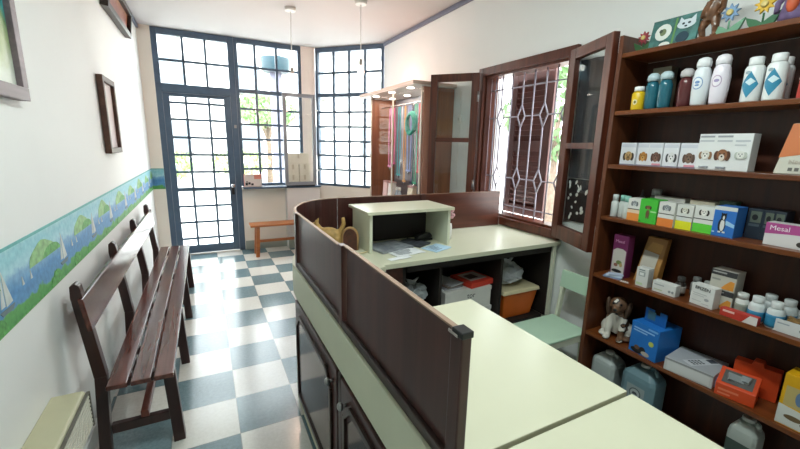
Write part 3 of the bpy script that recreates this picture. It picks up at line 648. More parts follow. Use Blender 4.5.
# ------------------------------------------------------------------ desk behind the screen
dk = thing('reception_desk', 'cream topped desk with dark open compartments under the side window', 'desk', (0, 0, 0))
inner = off(arc, 0.03)
poly = [(0.76, DY0 - 0.03), (0.80, DY0 - 0.03), (0.80, DY0), (2.135, DY0 + 0.005), (2.135, 2.325)] + [(min(q[0], 0.75), min(q[1], 2.325)) for q in inner[::-1]] + [(0.415, 1.30), (0.76, 1.30)]
MB().prismz(poly, ZT - 0.028, ZT).build('worktop', m_cream, dk, bevel=0.002)
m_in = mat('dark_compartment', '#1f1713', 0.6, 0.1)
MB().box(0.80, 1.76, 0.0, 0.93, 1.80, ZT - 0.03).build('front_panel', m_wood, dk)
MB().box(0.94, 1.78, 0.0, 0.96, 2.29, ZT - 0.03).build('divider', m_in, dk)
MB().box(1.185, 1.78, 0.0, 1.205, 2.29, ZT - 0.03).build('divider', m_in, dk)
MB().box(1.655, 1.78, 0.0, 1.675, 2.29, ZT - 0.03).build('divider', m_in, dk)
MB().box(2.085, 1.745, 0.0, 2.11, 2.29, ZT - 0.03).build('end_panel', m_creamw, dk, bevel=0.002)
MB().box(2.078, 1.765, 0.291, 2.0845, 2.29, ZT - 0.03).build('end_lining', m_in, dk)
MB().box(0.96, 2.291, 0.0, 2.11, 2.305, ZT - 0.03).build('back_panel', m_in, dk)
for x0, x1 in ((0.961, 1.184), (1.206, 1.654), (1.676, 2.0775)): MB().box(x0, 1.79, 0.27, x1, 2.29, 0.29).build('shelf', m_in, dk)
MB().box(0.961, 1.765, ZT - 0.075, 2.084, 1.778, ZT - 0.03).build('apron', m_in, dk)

# side cabinets with cream tops along the screen
for (y0, y1, lab) in ((0.512, 1.178, 'cream topped low cabinet behind the long screen, the farther of the two'), (-0.25, 0.500, 'cream topped low cabinet nearest the camera, past the gap')):
    t = thing('counter_cabinet', lab, 'cabinet', (0.43, y0, 0), 0, 'cream topped cabinets along the counter'); h = y1 - y0; x1 = 0.515
    MB().box(0, 0, ZT - 0.028, x1, h, ZT).build('worktop', m_cream, t, bevel=0.002)
    MB().box(0.01, 0.012, 0.05, x1 - 0.03, h - 0.012, ZT - 0.029).build('body', m_creamd, t)
    for k in range(2):
        d_ = MB().box(x1 - 0.029, 0.015 + k * (h - 0.03) / 2, 0.06, x1 - 0.012, 0.01 + (k + 1) * (h - 0.03) / 2, ZT - 0.04).build('door', m_creamw, t, bevel=0.003)
        MB().ell((x1 - 0.004, h / 2 + (k - 0.5) * 0.08, 0.62), (0.01, 0.012, 0.012)).build('knob', m_steel, d_)
    MB().box(0.03, 0.03, 0, x1 - 0.06, h - 0.03, 0.05).build('plinth', m_black, t)

# hutch on the desk
hu = thing('desk_hutch', 'cream open-fronted organiser box standing on the desk', 'shelf box', (1.085, 2.09, ZT + 0.001))
MB().box(-0.295, -0.165, 0.228, 0.288, 0.165, 0.246).build('top', m_cream, hu, bevel=0.002)
MB().box(-0.275, -0.14, 0, -0.257, 0.14, 0.227).build('side_panel', m_creamw, hu)
MB().box(0.257, -0.14, 0, 0.275, 0.14, 0.227).build('side_panel', m_creamw, hu)
MB().box(-0.256, 0.125, 0, 0.256, 0.139, 0.227).build('back_panel', m_in, hu)
def sheet(name, label, cat, x, y, z, w, h, rot, m, t=0.002, parts=None, group=None):
    o = thing(name, label, cat, (x, y, z), rot, group)
    b = MB(); n = 8; prof = []
    for i in range(n + 1):
        u = -w/2 + w * i / n; prof.append((u, 0.0008 + 0.004 * math.sin(i * 0.8 + x * 9) ** 2 * (i / n)))
    b.prism([(u, z_) for u, z_ in prof] + [(u, z_ + t) for u, z_ in prof[::-1]], -h/2, h/2)
    b.build('page', m, o)
    if parts:
        b = MB(); rr = random.Random(int(abs(x) * 997))
        for i in range(parts): u = -h/2 + h * (i + 1) / (parts + 1.5); b.box(-w * 0.4, u, t + 0.0052, -w * 0.4 + w * rr.uniform(0.3, 0.75), u + 0.004, t + 0.0056)
        b.build('print', col('#6f7782', 0.6), o)
    return o
DZ = ZT + 0.001
sheet('newspaper', 'grey folded newspaper lying in the organiser box', 'newspaper', 0.97, 2.03, DZ, 0.24, 0.19, 0.25, mat('newsprint', '#8f9297', 0.7, 0.2, 40), 0.012, 8)
sheet('magazine', 'dark grey magazine propped at the right inside the organiser', 'magazine', 1.16, 2.06, DZ, 0.13, 0.18, 0.5, mat('dark_cover', '#4a4b52', 0.4, 0.3, 30), 0.008, 4)
sheet('paper_sheet', 'white paper sheet at the front edge of the organiser box, left one', 'paper', 1.02, 1.89, DZ, 0.20, 0.11, 0.12, m_paper, 0.003, 6, 'loose papers on the desk')
sheet('paper_sheet', 'pale blue paper sheet in front of the organiser box', 'paper', 1.235, 1.905, DZ, 0.15, 0.12, 0.35, col('#b9d6ea', 0.5), 0.003, 5, 'loose papers on the desk')
sheet('paper_sheet', 'narrow white slip near the desk edge', 'paper', 0.93, 1.80, DZ, 0.14, 0.04, 0.1, m_paper, 0.002, None, 'loose papers on the desk')
t = thing('stapler', 'black desk stapler at the right inside the organiser box', 'stapler', (1.265, 2.11, DZ), 0.2)
MB().box(-0.07, -0.025, 0, 0.06, 0.025, 0.014).build('base', m_black, t, bevel=0.004); b = MB(); b.prism([(-0.07, 0.018), (0.055, 0.018), (0.06, 0.03), (0.04, 0.052), (-0.06, 0.045)], -0.02, 0.02); b.build('arm', m_black, t, bevel=0.004); MB().box(0.04, -0.012, 0.0141, 0.055, 0.012, 0.0178).build('anvil', m_steel, t)
t = thing('pen', 'thin cream pen sticking out from the left side of the organiser box', 'pen', (0.80, 1.98, DZ), 0.3)
MB().tube([(-0.06, 0, 0.005), (0.05, 0, 0.005)], 0.004, 8).build('barrel', col('#d8c9a0'), t); MB().tube([(0.0502, 0, 0.005), (0.065, 0, 0.005)], [0.0035, 0.001], 8).build('tip', m_steel, t)
t = thing('flower_vase', 'small white vase of pink flowers beside the organiser box', 'vase', (1.45, 2.09, DZ))
MB().lathe([(0.016, 0), (0.02, 0.02), (0.021, 0.08), (0.017, 0.105)], seg=16).build('vase_body', m_white, t)
b = MB(); rnd = random.Random(2)
for i in range(6): b.tube([(0, 0, 0.09), (rnd.uniform(-0.02, 0.03), rnd.uniform(-0.02, 0.02), 0.165 + rnd.uniform(-0.01, 0.03))], 0.0018, 5)
b.build('stems', col('#5c7a45'), t)
b = MB()
for i in range(9): b.ell((rnd.uniform(-0.025, 0.035), rnd.uniform(-0.022, 0.022), rnd.uniform(0.15, 0.205)), (0.014, 0.014, 0.012), u=8, v=6)
b.build('blossoms', mat('pink_blossom', '#c99aa0', 0.6, 0.3, 60), t)
# carved golden animal and arched stand on the curved corner
t = thing('animal_figurine', 'golden carved animal figurine in the curved corner of the counter', 'figurine', (0.615, 2.10, DZ), -0.5)
m_gold = mat('golden_straw', '#b08d52', 0.6, 0.25, 40)
b = MB(); b.ell((0, 0, 0.085), (0.07, 0.042, 0.045)).ell((-0.075, 0, 0.125), (0.032, 0.03, 0.03)).ell((-0.108, 0, 0.112), (0.026, 0.019, 0.016)).tube([(-0.04, 0, 0.095), (-0.078, 0, 0.125)], 0.03)
for (x, y) in ((-0.045, 0.024), (-0.045, -0.024), (0.05, 0.024), (0.05, -0.024)): b.tube([(x, y, 0.08), (x + 0.005, y, 0.04), (x, y, 0.003)], [0.018, 0.013, 0.014])
b.tube([(0.06, 0, 0.1), (0.085, 0, 0.15), (0.08, 0, 0.185)], [0.014, 0.013, 0.01])
for y in (-0.017, 0.017): b.tube([(-0.07, y, 0.14), (-0.062, y * 1.6, 0.175)], [0.011, 0.004])
fuse(b.build('body', m_gold, t), 0.006); t.scale = (1.05, 1.05, 1.1)
b = MB(); b.ell((-0.131, 0, 0.115), (0.006, 0.007, 0.006)).ell((-0.09, 0.022, 0.138), (0.005, 0.005, 0.005)).ell((-0.09, -0.022, 0.138), (0.005, 0.005, 0.005)); b.build('face', m_black, t)
t = thing('arched_stand', 'brown wooden arch with a tan rim beside the organiser box', 'ornament', (0.735, 2.07, DZ), -0.3)
b = MB(); b.prism([(-0.04, 0)] + [(-0.04 * math.cos(a), 0.08 + 0.05 * math.sin(a)) for a in [PI * k / 10 for k in range(11)]] + [(0.04, 0)], -0.012, 0.012); b.build('arch_body', m_wood, t)
b = MB(); b.tube([(-0.043, 0, 0)] + [(-0.044 * math.cos(a), 0, 0.08 + 0.055 * math.sin(a)) for a in [PI * k / 12 for k in range(13)]] + [(0.043, 0, 0.0)], 0.008, 8); b.build('rim', mat('tan_rim', '#b08a5a', 0.6, 0.1), t)

# things in the desk compartments
def carton_white(lab, x, y, z, w, dd, h, txt=None, group='white cartons under the desk'):
    t = thing('carton', lab, 'box', (x, y, z), 0, group)
    MB().box(-w/2, -dd/2, 0, w/2, dd/2, h).build('carton_body', m_card, t, bevel=0.002)
    MB().box(-w/2 - 0.002, -dd/2 - 0.0022, h - 0.025, w/2 + 0.002, dd/2 + 0.002, h + 0.0015).build('lid', m_card, t)
    if txt: text_part(txt, 0.05, (0.02, -dd/2 - 0.0006, h * 0.68), t, m_black)
    return t
carton_white('white carton lettered tor, lower of two in the middle compartment', 1.45, 1.95, 0.291, 0.37, 0.25, 0.132, 'tor')
carton_white('white carton lettered tor, on top of another in the middle compartment', 1.445, 1.95, 0.426, 0.36, 0.25, 0.137, 'tor')
t = thing('flat_box', 'red and white flat box lying on the cartons under the desk', 'box', (1.545, 1.93, 0.566), 0.15)
MB().box(-0.105, -0.10, 0, 0.105, 0.10, 0.035).build('box_body', col('#d5412f'), t, bevel=0.002); b = MB(); b.box(-0.07, -0.06, 0.0352, 0.08, 0.07, 0.036); b.build('top_print', col('#c9b8b4'), t); b = MB(); b.box(-0.05, -0.03, 0.0362, 0.03, 0.04, 0.0366); b.build('photo', col('#5a3a36'), t)
t = thing('document_pile', 'untidy pile of papers lying left of the red box', 'papers', (1.335, 1.95, 0.566), 0.1)
for i in range(4): MB().obox((0.004 * i, 0, 0.004 + 0.008 * i), (0.15 - 0.01 * i, 0.2, 0.006), (0, 0, 0.12 * (i - 1.5))).build('sheet', [m_paper, col('#9a9aa0'), col('#7d6a60'), col('#b7b9bd')][i], t)
t = thing('document_tray', 'long grey tray of papers tucked high in the middle compartment', 'tray', (1.36, 2.14, 0.68))
MB().box(-0.12, -0.08, 0, 0.12, 0.149, 0.006).box(-0.12, -0.08, 0.006, -0.114, 0.149, 0.05).build('tray', col('#70727a'), t); MB().box(-0.11, -0.075, 0.0065, 0.11, 0.14, 0.022).build('sheets', m_paper, t)
MB().box(-0.12, 0.13, -0.39, -0.11, 0.149, -0.001).box(0.11, 0.13, -0.39, 0.12, 0.149, -0.001).build('tray_stand', m_black, t)
t = thing('carton', 'small grey-white box at the left under the desk', 'box', (1.06, 1.90, 0.291)); MB().box(-0.075, -0.08, 0, 0.085, 0.09, 0.22).build('carton_body', col('#b9bcbd'), t, bevel=0.003); MB().box(-0.055, -0.0806, 0.09, 0.075, -0.08, 0.1).build('label_print', col('#7d8285'), t)
def bag(lab, x, y, z, s, seed, hx):
    t = thing('plastic_bag', lab, 'bag', (x, y, z), 0, 'plastic bags under the desk'); rr = random.Random(seed); b = MB(); b.ell((0, 0, s * 0.55), (s, s * 0.8, s * 0.55), u=18, v=12)
    for v in b.bm.verts:
        k = 1 + rr.uniform(-0.22, 0.22); v.co.x *= k; v.co.y *= k; v.co.z = max(0.0, v.co.z * (1 + rr.uniform(-0.15, 0.2)))
    for fc in b.bm.faces: fc.smooth = False
    b.build('bag_body', mat('bag_' + hx[1:], hx, 0.3, 0.1), t)
    b = MB(); b.prism([(-0.012, s * 1.0), (0.012, s * 1.0), (s * 0.5, s * 1.5), (s * 0.15, s * 1.35), (-s * 0.3, s * 1.5)], -0.006, 0.006); b.build('knot', mat('bag_' + hx[1:], hx), t)
bag('grey crumpled plastic bag on the small box under the desk', 1.06, 1.90, 0.512, 0.105, 1, '#aab0b3')
bag('pale grey plastic bag crumpled on the orange bin', 1.86, 1.95, 0.508, 0.125, 4, '#b4b8bb')
bin_ = thing('waste_bin', 'orange plastic bin with a cream lid in the right compartment', 'bin', (1.885, 1.93, 0.291))
b = MB(); w0, w1_, d0, d1, H = 0.125, 0.155, 0.095, 0.12, 0.185
b.hexa([(-w0, -d0, 0), (w0, -d0, 0), (w0, d0, 0), (-w0, d0, 0), (-w1_, -d1, H), (w1_, -d1, H), (w1_, d1, H), (-w1_, d1, H)]); b.build('bin_body', mat('orange_plastic', '#d9691f', 0.35, 0.05), bin_, bevel=0.008)
b = MB(); b.hexa([(-w1_ - 0.012, -d1 - 0.012, H + 0.001), (w1_ + 0.012, -d1 - 0.012, H + 0.001), (w1_ + 0.012, d1 + 0.012, H + 0.001), (-w1_ - 0.012, d1 + 0.012, H + 0.001), (-w1_ - 0.006, -d1 - 0.006, H + 0.028), (w1_ + 0.006, -d1 - 0.006, H + 0.028), (w1_ + 0.006, d1 + 0.006, H + 0.028), (-w1_ - 0.006, d1 + 0.006, H + 0.028)]); b.build('lid', mat('cream_plastic', '#d6c9a4', 0.4, 0.04), bin_, bevel=0.006)

# ------------------------------------------------------------------ pale green chair
ch = thing('chair', 'pale green and cream wooden chair between the desk and the shelves', 'chair', (1.79, 1.475, 0))
MB().box(-0.21, -0.14, 0.375, 0.185, 0.135, 0.39).build('seat', m_green, ch, bevel=0.006)
b = MB(); b.box(-0.205, -0.13, 0.335, -0.185, 0.128, 0.374).box(0.165, -0.13, 0.335, 0.185, 0.128, 0.374).box(-0.185, -0.134, 0.335, 0.165, -0.115, 0.374).box(-0.185, 0.112, 0.335, 0.165, 0.13, 0.374); b.build('seat_frame', m_creamw, ch, bevel=0.002)
for y in (-0.112, 0.112):
    MB().beam((-0.185, y, 0.335), (-0.19, y, 0), 0.032, 0.028).build('leg', m_creamw, ch, bevel=0.002)
    MB().beam((0.168, y, 0.335), (0.18, y, 0), 0.032, 0.028).build('leg', m_creamw, ch, bevel=0.002)
    MB().beam((0.195, y, 0.34), (0.245, y, 0.69), 0.03, 0.022).build('back_post', m_creamw, ch, bevel=0.002)
b = MB(); b.hexa([(0.212, -0.13, 0.58), (0.224, -0.13, 0.58), (0.224, 0.13, 0.58), (0.212, 0.13, 0.58), (0.228, -0.13, 0.69), (0.240, -0.13, 0.69), (0.240, 0.13, 0.69), (0.228, 0.13, 0.69)]); b.build('back_rail', m_green, ch, bevel=0.003)

# ------------------------------------------------------------------ shelf unit
SX0, SX1, SY0, SY1 = 1.90, 2.125, -0.05, 1.31
Z = dict(top=1.925, s1=1.648, s2=1.378, s3=1.103, s4=0.778, s5=0.428, fl=0.08)
su = thing('shelf_unit', 'tall dark brown wooden shelf unit full of pet products', 'shelves', (0, 0, 0))
MB().box(SX0 - 0.004, SY1, 0, SX1, SY1 + 0.022, 2.01).build('side_panel', m_shelfz, su, bevel=0.002)
MB().box(SX0 - 0.004, SY0 - 0.022, 0, SX1, SY0, 2.01).build('side_panel', m_shelfz, su, bevel=0.002)
MB().box(SX1 - 0.01, SY0 + 0.001, 0.0, SX1, SY1 - 0.001, 1.90).build('back_panel', m_shelfback, su)
for k_, z in Z.items():
    MB().box(SX0, SY0 + 0.001, z - 0.021, SX1 - 0.011 if k_ != 'top' else SX1, SY1 - 0.001, z).build('shelf', m_shelf, su, bevel=0.002)
MB().box(SX0 + 0.02, SY0 + 0.001, 0, SX0 + 0.035, SY1 - 0.001, 0.058).build('plinth', m_shelf, su)

# ------------------------------------------------------------------ products on the shelves (local: x along the shelf, front faces -y)
RZ = -PI/2
def decals(parent, items, w, h, name='label_print', y=0.0):
    """flat printed shapes on a front face; coordinates are fractions of the face"""
    b = MB(); ms = []; 
    for i, it in enumerate(items):
        c = it[-1]; m = col(c)
        if m not in ms: ms.append(m)
        mi = ms.index(m); t0 = y - 0.0004 - 0.00025 * i; t1 = y
        if it[0] == 'r': _, a, bb_, c_, dd_ = it[:5]; pts = [(a, bb_), (c_, bb_), (c_, dd_), (a, dd_)]
        elif it[0] == 'e': _, a, bb_, rx, rz_ = it[:5]; pts = [(a + rx * math.cos(2 * PI * k / 14), bb_ + rz_ * math.sin(2 * PI * k / 14)) for k in range(14)]
        else: pts = it[1]
        b.prism([((p - 0.5) * w, q * h) for p, q in pts], t0, t1, mi)
    return b.build(name, ms, parent)
def dog(cx, cz, s, c1, c2, ears='#4a2f22', asp=1.0):
    return [('e', cx - 0.75 * s, cz, 0.35 * s, 0.6 * s * asp, ears), ('e', cx + 0.75 * s, cz, 0.35 * s, 0.6 * s * asp, ears), ('e', cx, cz + 0.1 * s * asp, 0.72 * s, 0.7 * s * asp, c1), ('e', cx, cz - 0.22 * s * asp, 0.38 * s, 0.42 * s * asp, c2),
            ('e', cx, cz - 0.08 * s * asp, 0.13 * s, 0.11 * s * asp, '#15120f'), ('e', cx - 0.28 * s, cz + 0.25 * s * asp, 0.09 * s, 0.1 * s * asp, '#15120f'), ('e', cx + 0.28 * s, cz + 0.25 * s * asp, 0.09 * s, 0.1 * s * asp, '#15120f')]
def pbox(lab, shelf, xf, yc, w, dp, h, body, dec=(), txt=(), rot=0.0, group=None, name='carton', cat='box', z=None, bev=0.0012):
    t = thing(name, lab, cat, (xf, yc, (Z[shelf] if z is None else z) + 0.0006), RZ + rot, group)
    MB().box(-w/2, 0, 0, w/2, dp, h).build(name + '_body', col(body), t, bevel=bev)
    if dec: decals(t, dec, w, h)
    for s, size, x, zz, c in txt: text_part(s, size, ((x - 0.5) * w, -(0.0010 + 0.00025 * len(dec)), zz * h), t, col(c))
    return t
def bottle(lab, shelf, x, y, prof, body, cap=None, capc='#e9ebeb', label=None, group=None, sx=1.0, sy=1.0, rough=0.3, z=None, marks=()):
    t = thing('bottle', lab, 'bottle', (x, y, (Z[shelf] if z is None else z) + 0.0006), RZ, group)
    MB().lathe(prof, sx=sx, sy=sy).build('bottle_body', col(body, rough), t)
    if cap: MB().lathe(cap, sx=sx, sy=sy).build('cap', col(capc, 0.3), t)
    if label:
        z0, z1, c = label; ring = []
        def rad(zz):
            for (r0, a), (r1, b_) in zip(prof, prof[1:]):
                if a <= zz <= b_ and b_ > a: return r0 + (r1 - r0) * (zz - a) / (b_ - a)
            return prof[0][0]
        b = MB(); b.lathe([(rad(z0 + (z1 - z0) * k / 5) + 0.0006, z0 + (z1 - z0) * k / 5) for k in range(6)], sx=sx, sy=sy); lb = b.build('label', col(c, 0.4), t)
    for mi_, (kind, a, c_, rx, rz_, cc) in enumerate(marks):
        b = MB(); 
        def rad2(zz):
            for (r0, q), (r1, b_) in zip(prof, prof[1:]):
                if q <= zz <= b_ and b_ > q: return r0 + (r1 - r0) * (zz - q) / (b_ - q)
            return prof[0][0]
        n = 20; rings = []
        for q in range(1, 5):
            ring = []
            for k in range(n):
                an = 2 * PI * k / n; ca, sa = math.cos(an), math.sin(an); f_ = 1.0 if kind == 'e' else 1.0 / (abs(ca) + abs(sa))
                th = a + rx * ca * f_ * q / 4; zz = c_ + rz_ * sa * f_ * q / 4; R_ = rad2(zz) + 0.0005 + 0.0002 * mi_
                ring.append(b.bm.verts.new((R_ * math.sin(th) * sx, -R_ * math.cos(th) * sy, zz)))
            rings.append(ring)
        vc = b.bm.verts.new(((rad2(c_) + 0.0005 + 0.0002 * mi_) * math.sin(a) * sx, -(rad2(c_) + 0.0005 + 0.0002 * mi_) * math.cos(a) * sy, c_))
        for k in range(n): b.bm.faces.new((rings[0][k], rings[0][(k + 1) % n], vc))
        for r0, r1 in zip(rings, rings[1:]):
            for k in range(n): b.bm.faces.new((r0[(k + 1) % n], r0[k], r1[k], r1[(k + 1) % n]))
        b.build('printed_mark', col(cc), t)
    return t

# --- top of the unit: painted ornaments
def flower(lab, y, petal, leaf, h, x=1.95, s=1.0):
    t = thing('wooden_flower', lab, 'ornament', (x, y, Z['top'] + 0.0006), RZ, 'painted wooden flowers on top of the shelves')
    b = MB(); b.prism([(-0.03 * s, 0), (0.03 * s, 0), (0.045 * s, 0.025), (0.055 * s, 0.055), (0.02 * s, 0.035), (0, 0.02), (-0.02 * s, 0.035), (-0.055 * s, 0.05), (-0.045 * s, 0.022)], 0, 0.012); b.build('leaves', col(leaf), t, bevel=0.002)
    MB().tube([(0, 0.006, 0.02), (0, 0.006, h - 0.03)], 0.0035, 6).build('stem', col(leaf), t)
    pts = []
    for k in range(18): rr_ = 0.036 * s if k % 2 == 0 else 0.02 * s; pts.append((rr_ * math.sin(PI * k / 9), h + rr_ * math.cos(PI * k / 9)))
    b = MB(); b.prism(pts, -0.001, 0.01); b.build('petals', col(petal), t, bevel=0.002)
    MB().lathe([(0.012 * s, 0), (0.012 * s, 0.005), (0.007 * s, 0.008)]).build('flower_centre', col('#d8c27a'), t).matrix_local = Matrix.Translation((0, -0.001, h)) @ Matrix.Rotation(PI/2, 4, 'X')
flower('red wooden flower with dark green leaves at the far end of the shelf top', 1.245, '#a03c44', '#2f5a33', 0.065, s=0.85)
flower('blue wooden flower with pale green leaves beside the brown figurine', 0.90, '#7d9ec2', '#6fa183', 0.085)
flower('yellow wooden flower with dark green leaves near the photo edge', 0.79, '#e0b32f', '#2c6b42', 0.085)
t = thing('painted_plaque', 'blue and green painted plaque with two white animals leaning on the wall', 'plaque', (1.935, 1.108, Z['top'] + 0.0006), RZ)
pl = MB(); pl.hexa([(-0.10, 0, 0), (0.10, 0, 0), (0.10, 0.012, 0), (-0.10, 0.012, 0), (-0.10, 0.025, 0.125), (0.10, 0.025, 0.125), (0.10, 0.037, 0.125), (-0.10, 0.037, 0.125)]); pl.build('board', mat('plaque_paint', '#3f6f6a', 0.5, 0.5, 22), t)
dd = decals(t, [('e', 0.27, 0.55, 0.18, 0.3, '#d9dcd5'), ('e', 0.27, 0.55, 0.07, 0.13, '#6f7c58'), ('e', 0.22, 0.6, 0.04, 0.07, '#3e4a3a'), ('e', 0.36, 0.08, 0.12, 0.1, '#d9dcd5'), ('r', 0.5, 0.03, 0.54, 0.97, '#5f8f4f'), ('e', 0.74, 0.68, 0.19, 0.16, '#c9d3da'), ('p', [(0.58, 0.76), (0.6, 0.95), (0.68, 0.82)], '#c9d3da'), ('p', [(0.82, 0.82), (0.9, 0.95), (0.92, 0.74)], '#c9d3da'), ('e', 0.68, 0.7, 0.03, 0.04, '#1c2d38'), ('e', 0.8, 0.7, 0.03, 0.04, '#1c2d38'), ('e', 0.74, 0.6, 0.03, 0.03, '#1c2d38'), ('e', 0.72, 0.22, 0.13, 0.2, '#173a4a')], 0.2, 0.125, 'painting')
dd.rotation_euler = (-math.atan2(0.025, 0.125), 0, 0)
t = thing('dog_figurine', 'glossy brown upright dog figurine on top of the shelves', 'figurine', (1.965, 0.97, Z['top'] + 0.0006), RZ)
b = MB(); b.tube([(-0.005, 0, 0.07), (0.0, 0, 0.11), (0.012, 0, 0.16)], [0.028, 0.032, 0.026]); b.ell((0.018, -0.01, 0.20), (0.026, 0.03, 0.026)); b.ell((0.016, -0.042, 0.192), (0.014, 0.02, 0.013))
for x in (-0.024, 0.022): b.tube([(x * 0.6, 0, 0.085), (x * 1.1, -0.012, 0.045), (x, 0.0, 0.006)], [0.022, 0.014, 0.013]).ell((x, -0.014, 0.009), (0.012, 0.02, 0.008))
for x in (-0.03, 0.04): b.tube([(x * 0.7 + 0.006, 0, 0.15), (x + 0.006, -0.02, 0.11), (x * 0.8 + 0.004, -0.035, 0.085)], [0.013, 0.01, 0.009])
for x in (-0.008, 0.042): b.tube([(x, 0.004, 0.215), (x * 1.3 - 0.004, 0.01, 0.18)], [0.01, 0.008])
fuse(b.build('body', mat('glazed_brown', '#6d4a33', 0.18, 0.45, 30), t), 0.004)
b = MB(); b.ell((0.016, -0.0625, 0.194), (0.005, 0.004, 0.004)).ell((0.007, -0.038, 0.209), (0.0035, 0.0035, 0.0035)).ell((0.028, -0.038, 0.209), (0.0035, 0.0035, 0.0035)); b.build('face', m_black, t)
t = thing('doll_figurine', 'purple and orange cloth figurine at the photo edge on the shelf top', 'figurine', (1.95, 0.70, Z['top'] + 0.0006), RZ)
b = MB(); b.lathe([(0.045, 0), (0.04, 0.03), (0.028, 0.09), (0.02, 0.12)], sy=0.7); b.build('robe', mat('purple_cloth', '#6d5a80', 0.7, 0.3, 30), t)
MB().ell((0.0, -0.022, 0.06), (0.018, 0.016, 0.035)).build('apron', col('#c75a34'), t)
b = MB(); b.ell((0, 0, 0.15), (0.026, 0.025, 0.03)); b.build('head', col('#c9a486'), t); MB().ell((0, 0.006, 0.163), (0.028, 0.026, 0.024)).build('hair', col('#3c3040'), t)
for s_ in (-1, 1): MB().tube([(s_ * 0.022, 0, 0.11), (s_ * 0.045, -0.012, 0.07), (s_ * 0.04, -0.028, 0.035)], [0.011, 0.01, 0.008]).build('arm', mat('purple_cloth', '#6d5a80'), t)

# --- first shelf: bottles
cyl = lambda r_, h, n=None: [(r_ * 0.93, 0), (r_, 0.004), (r_, h - 0.012), (r_ * 0.8, h - 0.003), (r_ * 0.5, h)]
bottle('small yellow bottle with a white cap at the far end of the top bottle row', 's1', 1.93, 1.215, cyl(0.029, 0.088), '#d9b414', [(0.02, 0.0885), (0.022, 0.09), (0.022, 0.108), (0.019, 0.11)], marks=[('e', 0.1, 0.036, 0.35, 0.013, '#e9e0b8'), ('e', 0.1, 0.036, 0.2, 0.007, '#6a6420')])
shp = [(0.024, 0), (0.027, 0.006), (0.029, 0.06), (0.028, 0.105), (0.022, 0.122), (0.018, 0.128)]; scap = [(0.024, 0.1285), (0.027, 0.14), (0.025, 0.155), (0.014, 0.165), (0.002, 0.167)]
bottle('teal shampoo bottle with a clear domed cap, left of the teal pair', 's1', 1.945, 1.162, shp, '#276474', scap, '#b9cdd3', group='teal shampoo bottles', rough=0.15)
bottle('teal shampoo bottle with a clear domed cap, right of the teal pair', 's1', 1.94, 1.10, shp, '#276474', scap, '#b9cdd3', group='teal shampoo bottles', rough=0.15)
pbox('olive grey carton standing behind the teal shampoo bottles', 's1', 2.03, 1.18, 0.085, 0.06, 0.205, '#75725f', [('r', 0, 0.7, 1, 1, '#8b8872')])
bottle('maroon shampoo bottle with a clear cap beside the white ones', 's1', 1.95, 1.02, shp, '#5a2c2e', scap, '#c3bfc0', rough=0.15)
sh2 = [(0.025, 0), (0.029, 0.008), (0.032, 0.06), (0.033, 0.11), (0.028, 0.145), (0.022, 0.158)]; sc2 = [(0.0225, 0.1585), (0.026, 0.162), (0.027, 0.178), (0.022, 0.193), (0.01, 0.199), (0.002, 0.2)]
mk = [('e', 0, 0.092, 0.62, 0.026, '#7f9cc4'), ('e', 0, 0.092, 0.52, 0.0215, '#e6ebf0'), ('e', 0, 0.096, 0.28, 0.006, '#6f8fc0'), ('e', 0, 0.084, 0.25, 0.004, '#6f8fc0')]
bottle('white shampoo bottle with a round blue emblem beside the maroon one', 's1', 1.94, 0.955, sh2, '#dfe4e8', sc2, '#eef0f2', marks=mk)
bottle('plain white shampoo bottle standing behind the emblem pair', 's1', 2.03, 0.925, sh2, '#d5d9df', sc2, '#dfe3e8')
mk2 = [('e', 0, 0.092, 0.55, 0.024, '#b9a3bd'), ('e', 0, 0.092, 0.45, 0.0195, '#ece6ee'), ('e', 0, 0.094, 0.3, 0.006, '#9d8fb8')]
bottle('pinkish white shampoo bottle with a mauve emblem, taller than its neighbours', 's1', 1.94, 0.885, sh2, '#e7e0ea', sc2, '#f0ecf2', marks=mk2)
wd = [(0.029, 0), (0.031, 0.005), (0.031, 0.125), (0.026, 0.135), (0.02, 0.138)]; wc = [(0.022, 0.1385), (0.023, 0.14), (0.023, 0.165), (0.02, 0.168)]
wm = [('d', 0.0, 0.065, 0.95, 0.05, '#2f86a8'), ('d', 0.1, 0.075, 0.55, 0.014, '#cfe4ea'), ('e', -0.3, 0.11, 0.3, 0.006, '#8fa7b0')]
bottle('white bottle with a blue diamond label, left of the front two', 's1', 1.94, 0.775, wd, '#e3e6e6', wc, marks=wm, group='white bottles with blue diamond labels')
bottle('white bottle with a blue diamond label, right of the front two', 's1', 1.935, 0.705, wd, '#e3e6e6', wc, marks=wm, group='white bottles with blue diamond labels')
bottle('white bottle with a blue diamond label standing behind the front two', 's1', 2.03, 0.72, wd, '#d9dcdd', wc, marks=wm, group='white bottles with blue diamond labels')
pbox('red carton at the photo edge on the bottle shelf', 's1', 1.925, 0.605, 0.06, 0.08, 0.12, '#b8382c', [('r', 0, 0.55, 1, 0.8, '#e6d6cf')])

